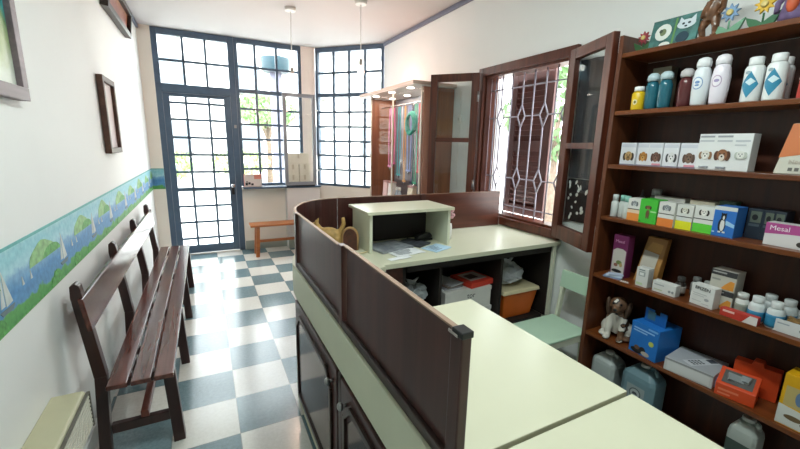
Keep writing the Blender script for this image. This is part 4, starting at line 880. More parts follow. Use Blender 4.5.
# --- second shelf: cartons with dog portraits
def dogbox(lab, y, w, xf, fur, muzzle, earc, band=None, words='Neosa', h=0.112):
    dec = [('r', 0.04, 0.8, 0.96, 0.94, '#c9ccd6'), ('r', 0.0, 0.0, 1.0, 0.05, '#8d8798')] + dog(0.56, 0.38, 0.33, fur, muzzle, earc, 0.9)
    if band: dec.append(('r', 0.35, 0.05, 0.95, 0.13, band))
    return pbox(lab, 's2', xf, y, w, 0.05, h, '#dcdde2', dec, group='white dog tablet cartons in a row')
dogbox('white carton with a brown and black spotted dog at the far end of its row', 1.238, 0.078, 1.945, '#b99768', '#8a6a40', '#3a2a1a')
dogbox('white carton half hidden in the row, showing a ginger dog', 1.168, 0.056, 1.955, '#b07a35', '#c99a5a', '#8d5c25')
dogbox('white carton with a chocolate brown dog and pink strip, third in the row', 1.105, 0.064, 1.95, '#6b4a40', '#7d5a4c', '#4d332c', '#d98f9f')
dogbox('white carton with a white and black dog', 1.036, 0.066, 1.95, '#d8d8d8', '#ececec', '#3b3b40')
dogbox('white carton with a brown curly dog, nearest the big carton', 0.962, 0.07, 1.95, '#6f5648', '#7d6455', '#57423a', '#d98f9f')
big = [('r', 0.02, 0.78, 0.3, 0.83, '#b9bcc2'), ('r', 0.36, 0.78, 0.64, 0.83, '#b9bcc2'), ('r', 0.7, 0.78, 0.96, 0.83, '#b9bcc2'), ('r', 0.02, 0.9, 0.3, 0.95, '#9a9da3'), ('r', 0.36, 0.9, 0.64, 0.95, '#9a9da3'), ('r', 0.7, 0.68, 0.9, 0.71, '#b9bcc2')] + dog(0.17, 0.4, 0.12, '#d9d4cc', '#ebe8e2', '#8f6a4a', 1.5) + dog(0.5, 0.4, 0.14, '#8a5a3a', '#d8cfc4', '#5a3826', 1.6) + dog(0.84, 0.42, 0.1, '#dcdcd6', '#e6e6e0', '#b9bdb5', 1.5) + [('r', 0.08, 0.06, 0.26, 0.1, '#9a9da3'), ('r', 0.42, 0.06, 0.6, 0.1, '#9a9da3')]
pbox('large white carton with three dog portraits on the second shelf', 's2', 1.93, 0.825, 0.185, 0.06, 0.15, '#dfe0e0', big)
t = thing('pet_food_bag', 'orange and white paper bag at the photo edge on the second shelf', 'bag', (1.93, 0.585, Z['s2'] + 0.0006), RZ)
b = MB(); b.hexa([(-0.07, 0, 0), (0.07, 0, 0), (0.07, 0.08, 0), (-0.07, 0.08, 0), (-0.05, 0.03, 0.185), (0.05, 0.03, 0.185), (0.05, 0.05, 0.185), (-0.05, 0.05, 0.185)]); b.build('bag_body', col('#c9c6b9'), t, bevel=0.004)
b = MB(); sl_ = 0.03 / 0.185
def bagp(pts): return [(x, -0.0006 + sl_ * z, z) for x, z in pts]
q = bagp([(-0.065, 0.06), (0.064, 0.085), (0.05, 0.184), (-0.05, 0.184)]); b.hexa([Vector(p) + Vector((0, -0.0006, 0)) for p in q] + [Vector(p) for p in q]); b.build('orange_panel', col('#c9723f'), t)
text_part('Neosa', 0.022, (-0.005, sl_ * 0.045 - 0.003, 0.045), t, col('#b5a79a'), (PI/2 - math.atan(sl_), 0, 0)); text_part('Naosa', 0.018, (0.0, sl_ * 0.14 - 0.003, 0.14), t, col('#e6d9cc'), (PI/2 - math.atan(sl_), 0, 0))
b = MB()
for x in (-0.03, -0.012, 0.008): q = bagp([(x, 0.012), (x + 0.012, 0.012), (x + 0.012, 0.024), (x, 0.024)]); b.hexa([Vector(p) + Vector((0, -0.0008, 0)) for p in q] + [Vector(p) for p in q])
b.build('small_print', col('#5d5a55'), t)

# --- third shelf: bottles and colourful cartons
sm = [(0.016, 0), (0.018, 0.003), (0.018, 0.075), (0.013, 0.085), (0.01, 0.087)]; smc = [(0.0135, 0.0875), (0.014, 0.115), (0.012, 0.118)]
bottle('slim white bottle with a white cap at the far end of the third shelf', 's3', 1.945, 1.268, sm, '#c9cdca', smc, '#d8dedd', group='slim bottles on the third shelf')
bottle('slim white bottle with a mint green cap, set a little back', 's3', 1.955, 1.232, sm, '#c5cac6', smc, '#8fc9bb', group='slim bottles on the third shelf')
bottle('slim white bottle with a mint green cap beside the first small carton', 's3', 1.94, 1.198, sm, '#c5cac6', smc, '#8fc9bb', group='slim bottles on the third shelf')
def twoband(lab, y, w, xf, low, fur, muzz, ear, h=0.112, dp=0.07, top='#d9d9d4'):
    return pbox(lab, 's3', xf, y, w, dp, h, top, [('r', 0, 0, 1, 0.5, low), ('r', 0, 0.34, 1, 0.5, '#e3c9ac' if low == '#e08a3c' else top), ('r', 0, 0.5, 1, 0.535, '#2b2723')] + dog(0.5, 0.76, 0.24, fur, muzz, ear, 0.75), group='small two-coloured pet cartons')
twoband('white and orange carton with a grey dog, standing left of the green one', 1.152, 0.066, 1.925, '#e08a3c', '#8d9296', '#c3c6c6', '#6a6d70')
pbox('bright green carton with a small brown dog in front', 's3', 1.912, 1.076, 0.082, 0.08, 0.118, '#45b83a', dog(0.5, 0.66, 0.17, '#7a5a3a', '#8d6a48', '#2d2018', 0.7) + [('e', 0.5, 0.4, 0.1, 0.16, '#6d5038'), ('r', 0.42, 0.2, 0.46, 0.32, '#6d5038'), ('r', 0.54, 0.2, 0.58, 0.32, '#6d5038'), ('r', 0.04, 0.06, 0.12, 0.1, '#2c5a2a'), ('r', 0.66, 0.48, 0.98, 0.53, '#a7d89a')])
twoband('white and orange carton with a grey dog, right of the green one', 0.995, 0.07, 1.915, '#e0813a', '#8d9296', '#b3b8ba', '#6a6d70', 0.115)
twoband('white and yellow carton with a pale dog', 0.925, 0.066, 1.93, '#dede2a', '#d8d3c5', '#ece9e0', '#5b564e')
twoband('white and green carton with a black eared dog next to the blue carton', 0.852, 0.074, 1.935, '#5fcf3f', '#dedad2', '#f0eee8', '#2d2a28', 0.116)
pbox('blue carton with a black and white sitting dog', 's3', 1.925, 0.772, 0.078, 0.085, 0.128, '#2b6fc0', [('r', 0, 0.87, 1, 1, '#cfd2cf'), ('p', [(0.5, 0.42), (0.98, 0.33), (0.98, 0.44), (0.6, 0.55)], '#9cc6e6'), ('e', 0.42, 0.38, 0.17, 0.24, '#1b1c22'), ('e', 0.45, 0.38, 0.1, 0.2, '#e2e2dd'), ('e', 0.46, 0.66, 0.12, 0.12, '#1b1c22'), ('e', 0.47, 0.63, 0.045, 0.07, '#e2e2dd'), ('r', 0.3, 0.13, 0.42, 0.18, '#e2e2dd'), ('r', 0.5, 0.13, 0.62, 0.18, '#e2e2dd'), ('p', [(0.36, 0.7), (0.34, 0.8), (0.42, 0.76)], '#1b1c22'), ('p', [(0.5, 0.76), (0.58, 0.8), (0.57, 0.7)], '#1b1c22'), ('r', 0.04, 0.12, 0.14, 0.16, '#b9d3ea')])
for i, y in enumerate((0.705, 0.662, 0.63)):
    pbox(['dark blue slim carton nearest the blue dog carton', 'dark blue slim carton in the middle of three', 'dark blue slim carton nearest the pink carton'][i], 's3', 2.01, y, 0.036 if i else 0.05, 0.08, 0.125, '#1f2a38', [('r', 0.2, 0.55, 0.9, 0.92, '#5a6458'), ('e', 0.5, 0.72, 0.2, 0.1, '#15181c'), ('r', 0.15, 0.42, 0.85, 0.5, '#46525c')], group='dark blue slim cartons')
pbox('pink and white carton lettered Mesal at the photo edge', 's3', 1.94, 0.572, 0.14, 0.06, 0.088, '#d6d3d3', [('p', [(0, 0.5), (0, 1), (1, 1), (1, 0.62), (0.5, 0.58)], '#b04a8c'), ('e', 0.78, 0.22, 0.1, 0.12, '#3a332f'), ('e', 0.88, 0.42, 0.09, 0.18, '#cdb9a5')], [('Mesal', 0.026, 0.3, 0.78, '#efe3ec')])
bottle('grey bottle standing behind the first small carton', 's3', 2.06, 1.2, [(0.015, 0), (0.015, 0.105), (0.006, 0.12), (0.004, 0.145)], '#4d4c4b')
bottle('white capped grey jar behind the green carton', 's3', 2.06, 1.13, [(0.024, 0), (0.024, 0.12), (0.018, 0.126)], '#6b6b6c', [(0.022, 0.1265), (0.022, 0.155), (0.02, 0.157)], '#8f9193')
pbox('white carton behind the green and orange ones', 's3', 2.02, 1.045, 0.14, 0.05, 0.128, '#b9b7b0', [('r', 0.05, 0.4, 0.95, 0.8, '#c7c5be')])
pbox('white carton behind the yellow and orange ones', 's3', 2.02, 0.905, 0.10, 0.06, 0.128, '#c3bca6', [('r', 0.05, 0.4, 0.95, 0.8, '#cfc9b6')])
pbox('dark green carton behind the green and white dog carton', 's3', 2.03, 0.815, 0.06, 0.05, 0.14, '#2f4a33', [('r', 0.1, 0.5, 0.9, 0.8, '#4d6a4f')])

# --- fourth shelf
pbox('tall purple carton with a white panel lettered Mesal at the far end', 's4', 1.955, 1.212, 0.08, 0.055, 0.23, '#6b2552', [('p', [(0.06, 0.02), (0.94, 0.02), (0.94, 0.64), (0.7, 0.68), (0.3, 0.68), (0.06, 0.62)], '#c5c0b8'), ('e', 0.55, 0.35, 0.2, 0.05, '#6d7d4a'), ('e', 0.35, 0.28, 0.14, 0.04, '#8d5a4a'), ('e', 0.45, 0.14, 0.36, 0.04, '#1d1a1a'), ('e', 0.7, 0.3, 0.1, 0.05, '#a58d5a')], [('Mesal', 0.022, 0.46, 0.85, '#c98fb0')])
t = thing('pet_food_bag', 'tan paper bag with a white panel leaning back behind the small carton', 'bag', (1.985, 1.085, Z['s4'] + 0.0006), RZ)
b = MB(); b.hexa([(-0.055, 0, 0), (0.055, 0, 0), (0.055, 0.055, 0), (-0.055, 0.055, 0), (-0.05, 0.075, 0.235), (0.05, 0.075, 0.235), (0.05, 0.105, 0.235), (-0.05, 0.105, 0.235)]); b.build('bag_body', col('#a5763c'), t, bevel=0.003)
b = MB(); sl_ = 0.075 / 0.235; q = bagp([(-0.045, 0.05), (0.03, 0.05), (0.03, 0.155), (-0.045, 0.165)]); b.hexa([Vector(p) + Vector((0, -0.0012, 0)) for p in q] + [Vector(p) for p in q]); b.build('white_panel', col('#b9b4a8'), t)
b = MB(); q = bagp([(-0.04, 0.165), (0.035, 0.16), (0.035, 0.205), (-0.02, 0.21)]); b.hexa([Vector(p) + Vector((0, -0.0008, 0)) for p in q] + [Vector(p) for p in q]); b.build('gold_panel', col('#bb8d45'), t)
text_part('by Biru', 0.02, (-0.006, sl_ * 0.08 - 0.0045, 0.08), t, col('#5a4a3e'), (PI/2 - math.atan(sl_), 0, 0))
pbox('small white carton in front of the tan bag', 's4', 1.925, 1.062, 0.058, 0.045, 0.098, '#d0d2cf', [('r', 0.2, 0.55, 0.75, 0.8, '#9fa8a5'), ('r', 0.28, 0.6, 0.62, 0.74, '#e2e4e2'), ('r', 0.08, 0.1, 0.6, 0.2, '#b9cfa6'), ('r', 0.2, 0.86, 0.7, 0.9, '#5d6a70')])
pbox('low white carton lying right of the small white one', 's4', 1.925, 0.955, 0.105, 0.04, 0.055, '#d8d9d6', [('r', 0.08, 0.65, 0.5, 0.75, '#a7abab'), ('r', 0.1, 0.2, 0.45, 0.3, '#b9c0a0'), ('e', 0.75, 0.35, 0.06, 0.12, '#8d9294'), ('e', 0.88, 0.35, 0.05, 0.12, '#8d9294')])
t = thing('leaflet_bundle', 'blue and white folded leaflets lying before the purple carton', 'leaflets', (1.925, 1.20, Z['s4'] + 0.0006), RZ + 0.3)
for i in range(3): MB().obox((0.006 * i - 0.01, 0.0, 0.004 + i * 0.0085), (0.085 - 0.008 * i, 0.035, 0.008), (0, 0, 0.2 * i), 0).build('leaflet', [col('#8f9fc0'), col('#c9d3e3'), col('#aeb9cf')][i], t)
t = thing('foil_strip', 'little white tablet strip lying on the shelf edge', 'tablets', (1.907, 1.135, Z['s4'] + 0.0006), RZ + 0.2)
MB().box(-0.02, -0.006, 0, 0.02, 0.006, 0.004).build('strip', col('#c9b7ae'), t); b = MB()
for i in range(4): b.ell((-0.014 + i * 0.0095, 0, 0.0045), (0.0035, 0.0035, 0.002), u=8, v=5)
b.build('tablets', m_white, t)
vial = [(0.02, 0), (0.022, 0.003), (0.022, 0.06), (0.014, 0.068), (0.011, 0.07)]; vc = [(0.015, 0.0705), (0.016, 0.073), (0.016, 0.09), (0.014, 0.092)]
bottle('brown medicine vial with a grey label and dark cap', 's4', 1.985, 0.915, vial, '#1f1815', vc, '#3a3836', (0.015, 0.048, '#9a938d'), rough=0.15)
bottle('small pale bottle behind the brown medicine vial', 's4', 2.05, 0.88, vial, '#8d8f8c', vc, '#6f706e')
bottle('small pale bottle standing behind the EPIZEN carton', 's4', 2.03, 0.825, vial, '#a9aba8', vc, '#9a9c99')
pbox('white carton lettered EPIZEN', 's4', 1.93, 0.80, 0.094, 0.045, 0.094, '#d8d9d6', [('r', 0.1, 0.55, 0.7, 0.585, '#b3b6b5'), ('r', 0.1, 0.46, 0.6, 0.49, '#b3b6b5'), ('e', 0.72, 0.36, 0.1, 0.07, '#9da1a3'), ('r', 0.1, 0.2, 0.5, 0.23, '#b3b6b5'), ('r', 0.55, 0.12, 0.85, 0.15, '#b3b6b5')], [('EPIZEN', 0.02, 0.5, 0.84, '#1b1c1f')], rot=-0.12)
orn = [('r', 0, 0.72, 1, 1, '#3a3a3c'), ('r', 0.05, 0.85, 0.6, 0.92, '#a9a9a6'), ('p', [(0.45, 0.05), (0.95, 0.05), (0.95, 0.5), (0.8, 0.55), (0.6, 0.3)], '#d9913a'), ('r', 0.06, 0.45, 0.4, 0.55, '#8f8f8b')]
pbox('white carton with an orange swoosh and dark band, lower of two', 's4', 1.975, 0.752, 0.09, 0.075, 0.085, '#c9c6bb', orn, group='cartons with an orange swoosh')
pbox('white carton with an orange swoosh and dark band, stacked on another', 's4', 1.977, 0.754, 0.092, 0.075, 0.085, '#b9b6ab', orn, group='cartons with an orange swoosh', z=Z['s4'] + 0.0865)
bottle('white bottle with a pale label beside the swoosh cartons', 's4', 1.965, 0.672, [(0.021, 0), (0.022, 0.004), (0.022, 0.072), (0.017, 0.078)], '#cfd0cb', [(0.0185, 0.0785), (0.019, 0.1), (0.017, 0.102)], '#c9cbc7', (0.014, 0.058, '#8d9488'))
jb = [(0.025, 0), (0.027, 0.004), (0.027, 0.068), (0.022, 0.078), (0.016, 0.08)]; jc = [(0.018, 0.0805), (0.019, 0.083), (0.019, 0.104), (0.016, 0.107)]
bottle('white capped bottle with a blue label, left of the front pair', 's4', 1.965, 0.622, jb, '#cdd3d3', jc, '#d5d9d8', (0.008, 0.048, '#2f7fa5'), group='white capped blue label bottles')
bottle('white capped bottle with a blue label, right of the front pair', 's4', 1.96, 0.562, jb, '#cdd3d3', jc, '#d5d9d8', (0.006, 0.056, '#2f7fa5'), group='white capped blue label bottles')
bottle('white capped bottle with a blue label, back left behind the front pair', 's4', 2.045, 0.61, jb, '#b3b9b9', jc, '#b9bdbc', (0.008, 0.048, '#2a6f90'), group='white capped blue label bottles')
bottle('white capped bottle with a blue label, back right behind the front pair', 's4', 2.04, 0.55, jb, '#b3b9b9', jc, '#b9bdbc', (0.008, 0.048, '#2a6f90'), group='white capped blue label bottles')
pbox('flat red and white carton on the shelf edge before the blue label bottles', 's4', 1.905, 0.655, 0.125, 0.03, 0.034, '#b9372c', [('p', [(0.62, 0), (1, 0), (1, 1), (0.8, 1)], '#d9d3cf'), ('r', 0.08, 0.6, 0.4, 0.85, '#e3b9b0')])
t = thing('display_tray', 'open white carton tray lettered CENE full of brown sachets at the photo edge', 'tray', (1.935, 0.475, Z['s4'] + 0.0006), RZ)
b = MB(); b.box(-0.08, 0, 0, 0.08, 0.003, 0.05).box(-0.08, 0.117, 0, 0.08, 0.12, 0.07).box(-0.08, 0.003, 0, -0.077, 0.117, 0.055).box(0.077, 0.003, 0, 0.08, 0.117, 0.055).box(-0.077, 0.003, 0, 0.077, 0.117, 0.003); b.build('tray_body', col('#d2d4d4'), t)
text_part('CENE', 0.022, (0.02, -0.0006, 0.025), t, col('#6f7a86')); MB().box(-0.07, -0.0006, 0.033, -0.035, 0, 0.038).build('print', col('#9aa3ab'), t)
b = MB(); rnd = random.Random(8)
for i in range(12): b.obox((rnd.uniform(-0.06, 0.06), rnd.uniform(0.02, 0.1), 0.035 + rnd.uniform(0, 0.012)), (0.03, 0.02, 0.008), (rnd.uniform(-0.4, 0.4), rnd.uniform(-0.4, 0.4), rnd.uniform(0, 3)))
sc_ = b.build('sachets', mat('brown_sachets', '#8a6a3e', 0.5, 0.4, 50), t); sc_['kind'] = 'stuff'
pbox('grey carton behind the tray of sachets', 's4', 2.045, 0.45, 0.08, 0.06, 0.11, '#b3b5b5', [('r', 0.1, 0.5, 0.9, 0.8, '#c7c9c9')])

# --- fifth shelf
t = thing('dog_figurine', 'sitting spaniel figurine in brown, black and white on the lower shelf', 'figurine', (1.99, 1.19, Z['s5'] + 0.0006), RZ + 0.35)
def spaniel_mat():
    m = bpy.data.materials.new('spaniel_paint'); m.use_nodes = True; nt = m.node_tree; bs = nt.nodes['Principled BSDF']; L = nt.links.new
    tc = nt.nodes.new('ShaderNodeTexCoord'); n = nt.nodes.new('ShaderNodeTexNoise'); n.inputs['Scale'].default_value = 13; n.inputs['Detail'].default_value = 2; L(tc.outputs['Object'], n.inputs['Vector'])
    sp = nt.nodes.new('ShaderNodeSeparateXYZ'); L(tc.outputs['Object'], sp.inputs[0])
    a = nt.nodes.new('ShaderNodeMath'); a.operation = 'MULTIPLY_ADD'; a.inputs[1].default_value = 1.0; L(sp.outputs['Z'], a.inputs[0]); sb_ = nt.nodes.new('ShaderNodeMath'); sb_.operation = 'SUBTRACT'; sb_.inputs[1].default_value = 0.06; L(n.outputs['Fac'], sb_.inputs[0]); L(sb_.outputs[0], a.inputs[2])
    cr = nt.nodes.new('ShaderNodeValToRGB'); cr.color_ramp.interpolation = 'CONSTANT'; e = cr.color_ramp.elements; e[0].position = 0; e[0].color = lin('#cfcac0'); e[1].position = 0.50; e[1].color = lin('#2a2523'); q = e.new(0.525); q.color = lin('#6a4d38')
    L(a.outputs[0], cr.inputs[0]); L(cr.outputs[0], bs.inputs['Base Color']); bs.inputs['Roughness'].default_value = 0.5; return m
b = MB(); b.tube([(0, 0.035, 0.035), (0, 0.015, 0.09), (0, -0.012, 0.14)], [0.055, 0.05, 0.036]); b.ell((0, -0.02, 0.175), (0.04, 0.042, 0.038)); b.ell((0, -0.06, 0.162), (0.02, 0.028, 0.018))
for x in (-0.028, 0.028): b.tube([(x, -0.015, 0.11), (x * 1.1, -0.035, 0.05), (x * 1.1, -0.035, 0.008)], [0.022, 0.017, 0.015]).ell((x * 1.1, -0.055, 0.011), (0.018, 0.028, 0.011)).ell((x * 1.7, 0.03, 0.035), (0.03, 0.042, 0.035)).ell((x * 2.0, -0.02, 0.012), (0.018, 0.032, 0.012))
b.tube([(0, 0.08, 0.03), (0.05, 0.1, 0.015), (0.09, 0.06, 0.012)], [0.014, 0.012, 0.007])
fuse(b.build('body', spaniel_mat(), t), 0.005)
t.scale = (1.1, 1.1, 1.12)
for x in (-0.043, 0.043): MB().ell((x, -0.012, 0.15), (0.014, 0.026, 0.05), (0, 0.12 * math.copysign(1, x), 0)).build('ear', mat('spaniel_ears', '#4a3526', 0.6, 0.2, 30), t)
b = MB(); b.ell((0, -0.088, 0.168), (0.009, 0.007, 0.007)).ell((-0.017, -0.055, 0.187), (0.006, 0.006, 0.006)).ell((0.017, -0.055, 0.187), (0.006, 0.006, 0.006)); b.build('face', m_black, t)
t = pbox('blue carton with a black dog and a hanging flap on the lower shelf', 's5', 1.915, 1.00, 0.145, 0.16, 0.165, '#1f6fc0', [('e', 0.3, 0.1, 0.22, 0.09, '#17181c'), ('e', 0.5, 0.18, 0.12, 0.1, '#241d1a'), ('e', 0.62, 0.1, 0.15, 0.07, '#b9b0a5'), ('e', 0.3, 0.2, 0.1, 0.07, '#6a4a35'), ('r', 0.1, 0.8, 0.85, 0.84, '#8fbde8'), ('r', 0.1, 0.72, 0.6, 0.755, '#8fbde8'), ('e', 0.78, 0.5, 0.09, 0.08, '#b9c05a'), ('r', 0.62, 0.9, 0.95, 0.95, '#6fa8de')], rot=-0.12)
b = MB(); b.prism([(-0.055, 0.165), (0.055, 0.165), (0.055, 0.235), (0.02, 0.235), (0.02, 0.215), (-0.01, 0.215), (-0.01, 0.235), (-0.055, 0.235)], 0.06, 0.064); b.build('hang_flap', col('#1a5fa8'), t)
MB().box(-0.04, 0.0585, 0.18, 0.0, 0.0598, 0.225).build('flap_print', col('#3f6a80'), t)
t = pbox('white carton of a cordless phone lying flat on the lower shelf', 's5', 1.91, 0.79, 0.19, 0.19, 0.062, '#c3c4c4', [('r', 0.0, 0.86, 1, 1, '#8f9193'), ('r', 0.06, 0.1, 0.94, 0.8, '#d0d1d1')], rot=0.12)
MB().box(-0.092, 0.004, 0.0622, 0.092, 0.186, 0.0628).build('top_print', col('#a9adb3'), t)
b = MB(); b.obox((0.02, 0.09, 0.0634), (0.05, 0.15, 0.001), (0, 0, -0.5)); b.build('handset_picture', col('#c9ccd0'), t)
b = MB()
for i in range(4):
    for k in range(3): q = Vector((-0.013 + 0.013 * k, -0.05 + 0.016 * i, 0)); q.rotate(Euler((0, 0, -0.5))); b.obox((0.02 + q.x, 0.09 + q.y, 0.0642), (0.009, 0.010, 0.0006), (0, 0, -0.5))
b.obox((0.045, 0.135, 0.0642), (0.032, 0.035, 0.0006), (0, 0, -0.5)); b.build('keypad_picture', col('#3d424c'), t)
t = thing('flat_box', 'dark lilac flat box under the right side of the phone carton', 'box', (1.99, 0.685, Z['s5'] + 0.0006), RZ); MB().box(-0.03, -0.04, 0, 0.03, 0.08, 0.045).build('box_body', col('#8b86a8'), t, bevel=0.002); MB().box(-0.028, -0.0406, 0.01, 0.028, -0.04, 0.03).build('label_print', col('#a9a6c0'), t)
t = thing('display_tray', 'open orange carton tray in front of its orange twin', 'tray', (1.915, 0.615, Z['s5'] + 0.0006), RZ + 0.22)
m_or = mat('orange_carton', '#d0491f', 0.45, 0.08, 20)
b = MB(); b.hexa([(-0.065, 0, 0), (0.065, 0, 0), (0.065, 0.09, 0), (-0.065, 0.09, 0), (-0.065, 0, 0.055), (0.065, 0, 0.055), (0.065, 0.09, 0.1), (-0.065, 0.09, 0.1)]); b.build('tray_body', m_or, t, bevel=0.002)
b = MB(); b.hexa([(-0.05, 0.012, 0.0618), (0.05, 0.012, 0.0618), (0.05, 0.075, 0.0932), (-0.05, 0.075, 0.0932), (-0.05, 0.012, 0.0632), (0.05, 0.012, 0.0632), (0.05, 0.075, 0.0946), (-0.05, 0.075, 0.0946)]); b.build('opening', col('#5b5a58'), t)
b = MB(); b.obox((-0.01, 0.04, 0.081), (0.05, 0.035, 0.012), (0.45, 0.2, 0.3)).obox((0.02, 0.05, 0.086), (0.035, 0.03, 0.01), (0.5, -0.2, -0.4)); b.build('sachets', col('#8d9496'), t)
decals(t, [('r', 0.08, 0.3, 0.6, 0.4, '#e07a55'), ('r', 0.08, 0.12, 0.4, 0.2, '#e07a55')], 0.13, 0.09)
t = thing('carton', 'orange carton with a tabbed back standing behind the open orange tray', 'box', (2.04, 0.60, Z['s5'] + 0.0006), RZ + 0.2)
b = MB(); b.prism([(-0.075, 0), (0.075, 0), (0.075, 0.135), (0.02, 0.135), (0.015, 0.152), (-0.015, 0.152), (-0.02, 0.135), (-0.075, 0.135)], 0, 0.05); b.build('carton_body', m_or, t, bevel=0.002); decals(t, [('r', 0.1, 0.5, 0.6, 0.6, '#b03a18')], 0.15, 0.12)
pbox('yellow carton with a dog photo strip at the photo edge on the lower shelf', 's5', 1.915, 0.415, 0.135, 0.09, 0.21, '#d9a414', [('r', 0.08, 0.4, 0.92, 0.78, '#b9a56a'), ('e', 0.4, 0.6, 0.1, 0.14, '#5f7a9c'), ('e', 0.62, 0.55, 0.08, 0.16, '#d9d6d0'), ('p', [(0, 0.02), (1, 0.02), (1, 0.32), (0, 0.4)], '#cfd0cb'), ('e', 0.35, 0.2, 0.2, 0.05, '#6a563a'), ('e', 0.7, 0.14, 0.2, 0.05, '#3d3a36')])

# --- bottom of the unit: jugs
def jug(lab, y, x, w, dd_, h, hexc, badge=None, capc='#c9c9c4'):
    t = thing('jug', lab, 'jug', (x, y, Z['fl'] + 0.0006), RZ, 'liquid jugs at the bottom of the shelves')
    b = MB(); a, c = w / 2, dd_ / 2; k = 0.25
    def oct_(s_, z): return [(sx_ * s_, sy_ * s_, z) for sx_, sy_ in ((-a + k * a, -c), (a - k * a, -c), (a, -c + k * c), (a, c - k * c), (a - k * a, c), (-a + k * a, c), (-a, c - k * c), (-a, -c + k * c))]
    rings = [[b.bm.verts.new(p) for p in oct_(s_, z)] for s_, z in ((0.94, 0), (1, 0.015), (1, h * 0.72), (0.93, h * 0.8), (0.55, h * 0.93), (0.22, h * 0.95))]
    for r0, r1 in zip(rings, rings[1:]):
        for i in range(8): b.bm.faces.new((r0[i], r0[(i + 1) % 8], r1[(i + 1) % 8], r1[i]))
    b.bm.faces.new(rings[0][::-1]); b.bm.faces.new(rings[-1])
    b.build('jug_body', mat('jug_' + hexc[1:], hexc, 0.35, 0.06), t, bevel=0.004)
    MB().lathe([(0.02, h * 0.95 + 0.0005), (0.023, h * 0.955), (0.023, h), (0.02, h + 0.003)]).build('cap', col(capc), t)
    MB().tube([(0.03, 0, h * 0.93), (a * 0.45, 0, h * 0.99), (a * 0.62, 0, h * 0.95), (a * 0.68, 0, h * 0.86)], 0.011, 8).build('handle', mat('jug_' + hexc[1:], hexc), t)
    if badge:
        b = MB(); b.box(-0.045, -c - 0.001, h * 0.3, 0.045, -c, h * 0.62); lb = b.build('label', col(badge), t)
        if badge != '#3a4a44':
            pts = lambda r_: [(r_ * math.cos(2 * PI * i / 16), h * 0.47 + r_ * math.sin(2 * PI * i / 16)) for i in range(16)]
            MB().prism(pts(0.03), -c - 0.0016, -c - 0.001).build('round_emblem', col('#4d565a'), t); MB().prism(pts(0.024), -c - 0.0022, -c - 0.0016).build('emblem_disc', col('#a9b0b0'), t); MB().prism([(-0.014, h * 0.45), (0.014, h * 0.45), (0.008, h * 0.5), (-0.01, h * 0.5)], -c - 0.0028, -c - 0.0022).build('emblem_mark', col('#3a4044'), t)
    return t
jug('pale grey translucent jug at the far end under the lowest shelf', 1.215, 2.01, 0.14, 0.13, 0.235, '#a9b1b0')
jug('blue-grey jug with a round emblem on a pale label', 1.0, 1.98, 0.17, 0.13, 0.28, '#66838d', '#8f9a9c')
jug('white jug with a dark oval label nearest the photo edge', 0.57, 1.98, 0.10, 0.10, 0.275, '#a3aaa5', '#3a4a44')

# ------------------------------------------------------------------ outside the windows
struct(MB().box(-14, 5.78, -0.25, 16, 34, -0.12).build('street_ground', mat('pale_paving', '#cfccc6', 0.7, 0.05, 2)))
struct(MB().box(2.42, -8, -0.25, 16, 5.77, -0.12).build('side_yard_ground', mat('yard_paving', '#d2cfca', 0.7, 0.05, 2)))
pc = thing('porch_column', 'pale round porch column with a teal capital outside the street window', 'column', (1.18, 7.0, -0.119))
MB().lathe([(0.13, 0), (0.13, 0.06), (0.105, 0.09), (0.10, 2.72)], seg=24).build('shaft', mat('column_paint', '#7b7886', 0.6, 0.03), pc)
MB().lathe([(0.20, 2.721), (0.225, 2.76), (0.235, 2.93), (0.235, 2.95)], seg=28).build('capital', mat('teal_paint', '#123640', 0.5, 0.08), pc)
bd = thing('house', 'pale two storey house across the street', 'building', (0, 22, -0.119))
MB().box(-10, 0, 0, 12, 5, 6.5).build('walls', mat('house_wall', '#e6e1d8', 0.7, 0.04), bd)
for i in range(6):
    for z in (1.0, 4.0): 
        if True:
            w = MB().box(-8.5 + 3.4 * i, -0.03, z, -7.3 + 3.4 * i, -0.001, z + 1.5).build('window', mat('far_window', '#6a7276', 0.2, 0.1), bd)
            MB().box(-8.6 + 3.4 * i, -0.08, z - 0.08, -7.2 + 3.4 * i, -0.031, z - 0.001).build('sill', mat('house_trim', '#4a4742', 0.6), w)
MB().box(-10.2, -0.3, 6.501, 12.2, 5.2, 6.8).build('roof_edge', mat('roof_edge_paint', '#7a7f85', 0.6), bd)
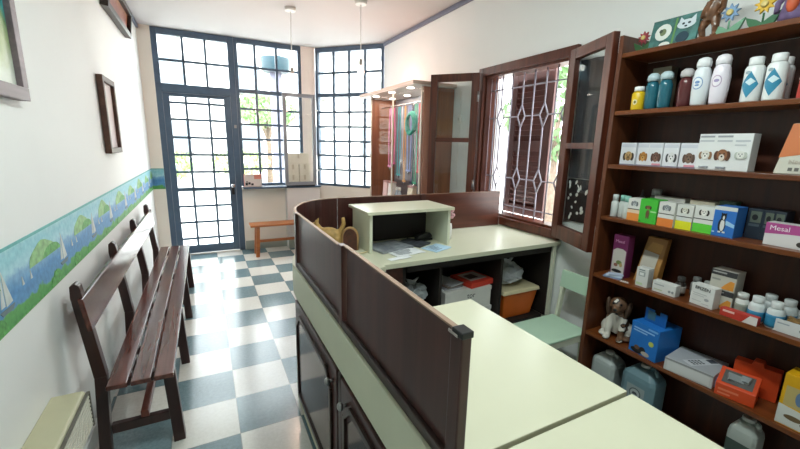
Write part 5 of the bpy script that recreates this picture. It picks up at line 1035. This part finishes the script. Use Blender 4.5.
def leaves(name, lab, cat, loc, rad, n, hexc, ls, seed, trunk=None, group=None):
    t = thing(name, lab, cat, loc, 0, group); rr = random.Random(seed); b = MB()
    for i in range(n):
        v = Vector((rr.gauss(0, 1), rr.gauss(0, 1), rr.gauss(0, 1))).normalized() * (rr.uniform(0.45, 1) ** 0.6); c = Vector((v.x * rad[0], v.y * rad[1], v.z * rad[2] + rad[3]))
        R = Euler((rr.uniform(0, 6), rr.uniform(0, 6), rr.uniform(0, 6))).to_matrix(); s_ = ls * rr.uniform(0.6, 1.3)
        b.face([c + R @ Vector(q) for q in ((-s_, 0, 0), (0, -s_ * 0.5, s_ * 0.12), (s_, 0, 0), (0, s_ * 0.5, s_ * 0.12))])
    o = b.build('foliage', mat('leaf_' + hexc[1:], hexc, 0.5, 0.35, 3), t)
    b = MB()
    if trunk:
        b.tube([(0, 0, 0), (0.03, 0.02, trunk[1] * 0.5), (0, 0, trunk[1])], [trunk[0], trunk[0] * 0.8, trunk[0] * 0.5], 10)
        for k in range(5): a = k * 1.3; b.tube([(0, 0, trunk[1] * 0.7), (math.cos(a) * rad[0] * 0.4, math.sin(a) * rad[1] * 0.4, rad[3])], [trunk[0] * 0.4, trunk[0] * 0.15], 6)
    else:
        for k in range(7): a = k * 0.9; b.tube([(0, 0, 0), (math.cos(a) * rad[0] * 0.5, math.sin(a) * rad[1] * 0.5, rad[3] * 1.2)], [0.02, 0.008], 6)
    b.build('trunk' if trunk else 'stems', mat('bark', '#6a5a4c', 0.8, 0.3, 20), t); return t
leaves('street_tree', 'leafy street tree seen through the pane beside the porch column', 'tree', (1.95, 13.5, -0.119), (1.0, 1.0, 0.55, 2.6), 1100, '#7fa066', 0.10, 4, (0.11, 2.3))
leaves('shrub', 'light green shrub across the street seen through the door, left one', 'shrub', (-0.95, 12.5, -0.119), (0.75, 0.5, 0.45, 0.9), 900, '#93b06a', 0.07, 5, None, 'shrubs across the street')
leaves('shrub', 'yellow-green shrub across the street seen through the door, right one', 'shrub', (0.95, 12.6, -0.119), (0.9, 0.5, 0.4, 0.95), 900, '#a3b478', 0.07, 6, None, 'shrubs across the street')
leaves('garden_tree', 'dark green tree outside the side window beyond the shutter', 'tree', (5.2, 4.55, -0.119), (0.9, 0.9, 0.75, 2.15), 900, '#4f6a3e', 0.085, 9, (0.08, 2.0))
struct(MB().box(9.0, -8, -0.119, 9.3, 14, 4.5).build('yard_wall', mat('yard_wall_paint', '#e6e3de', 0.7, 0.03)))
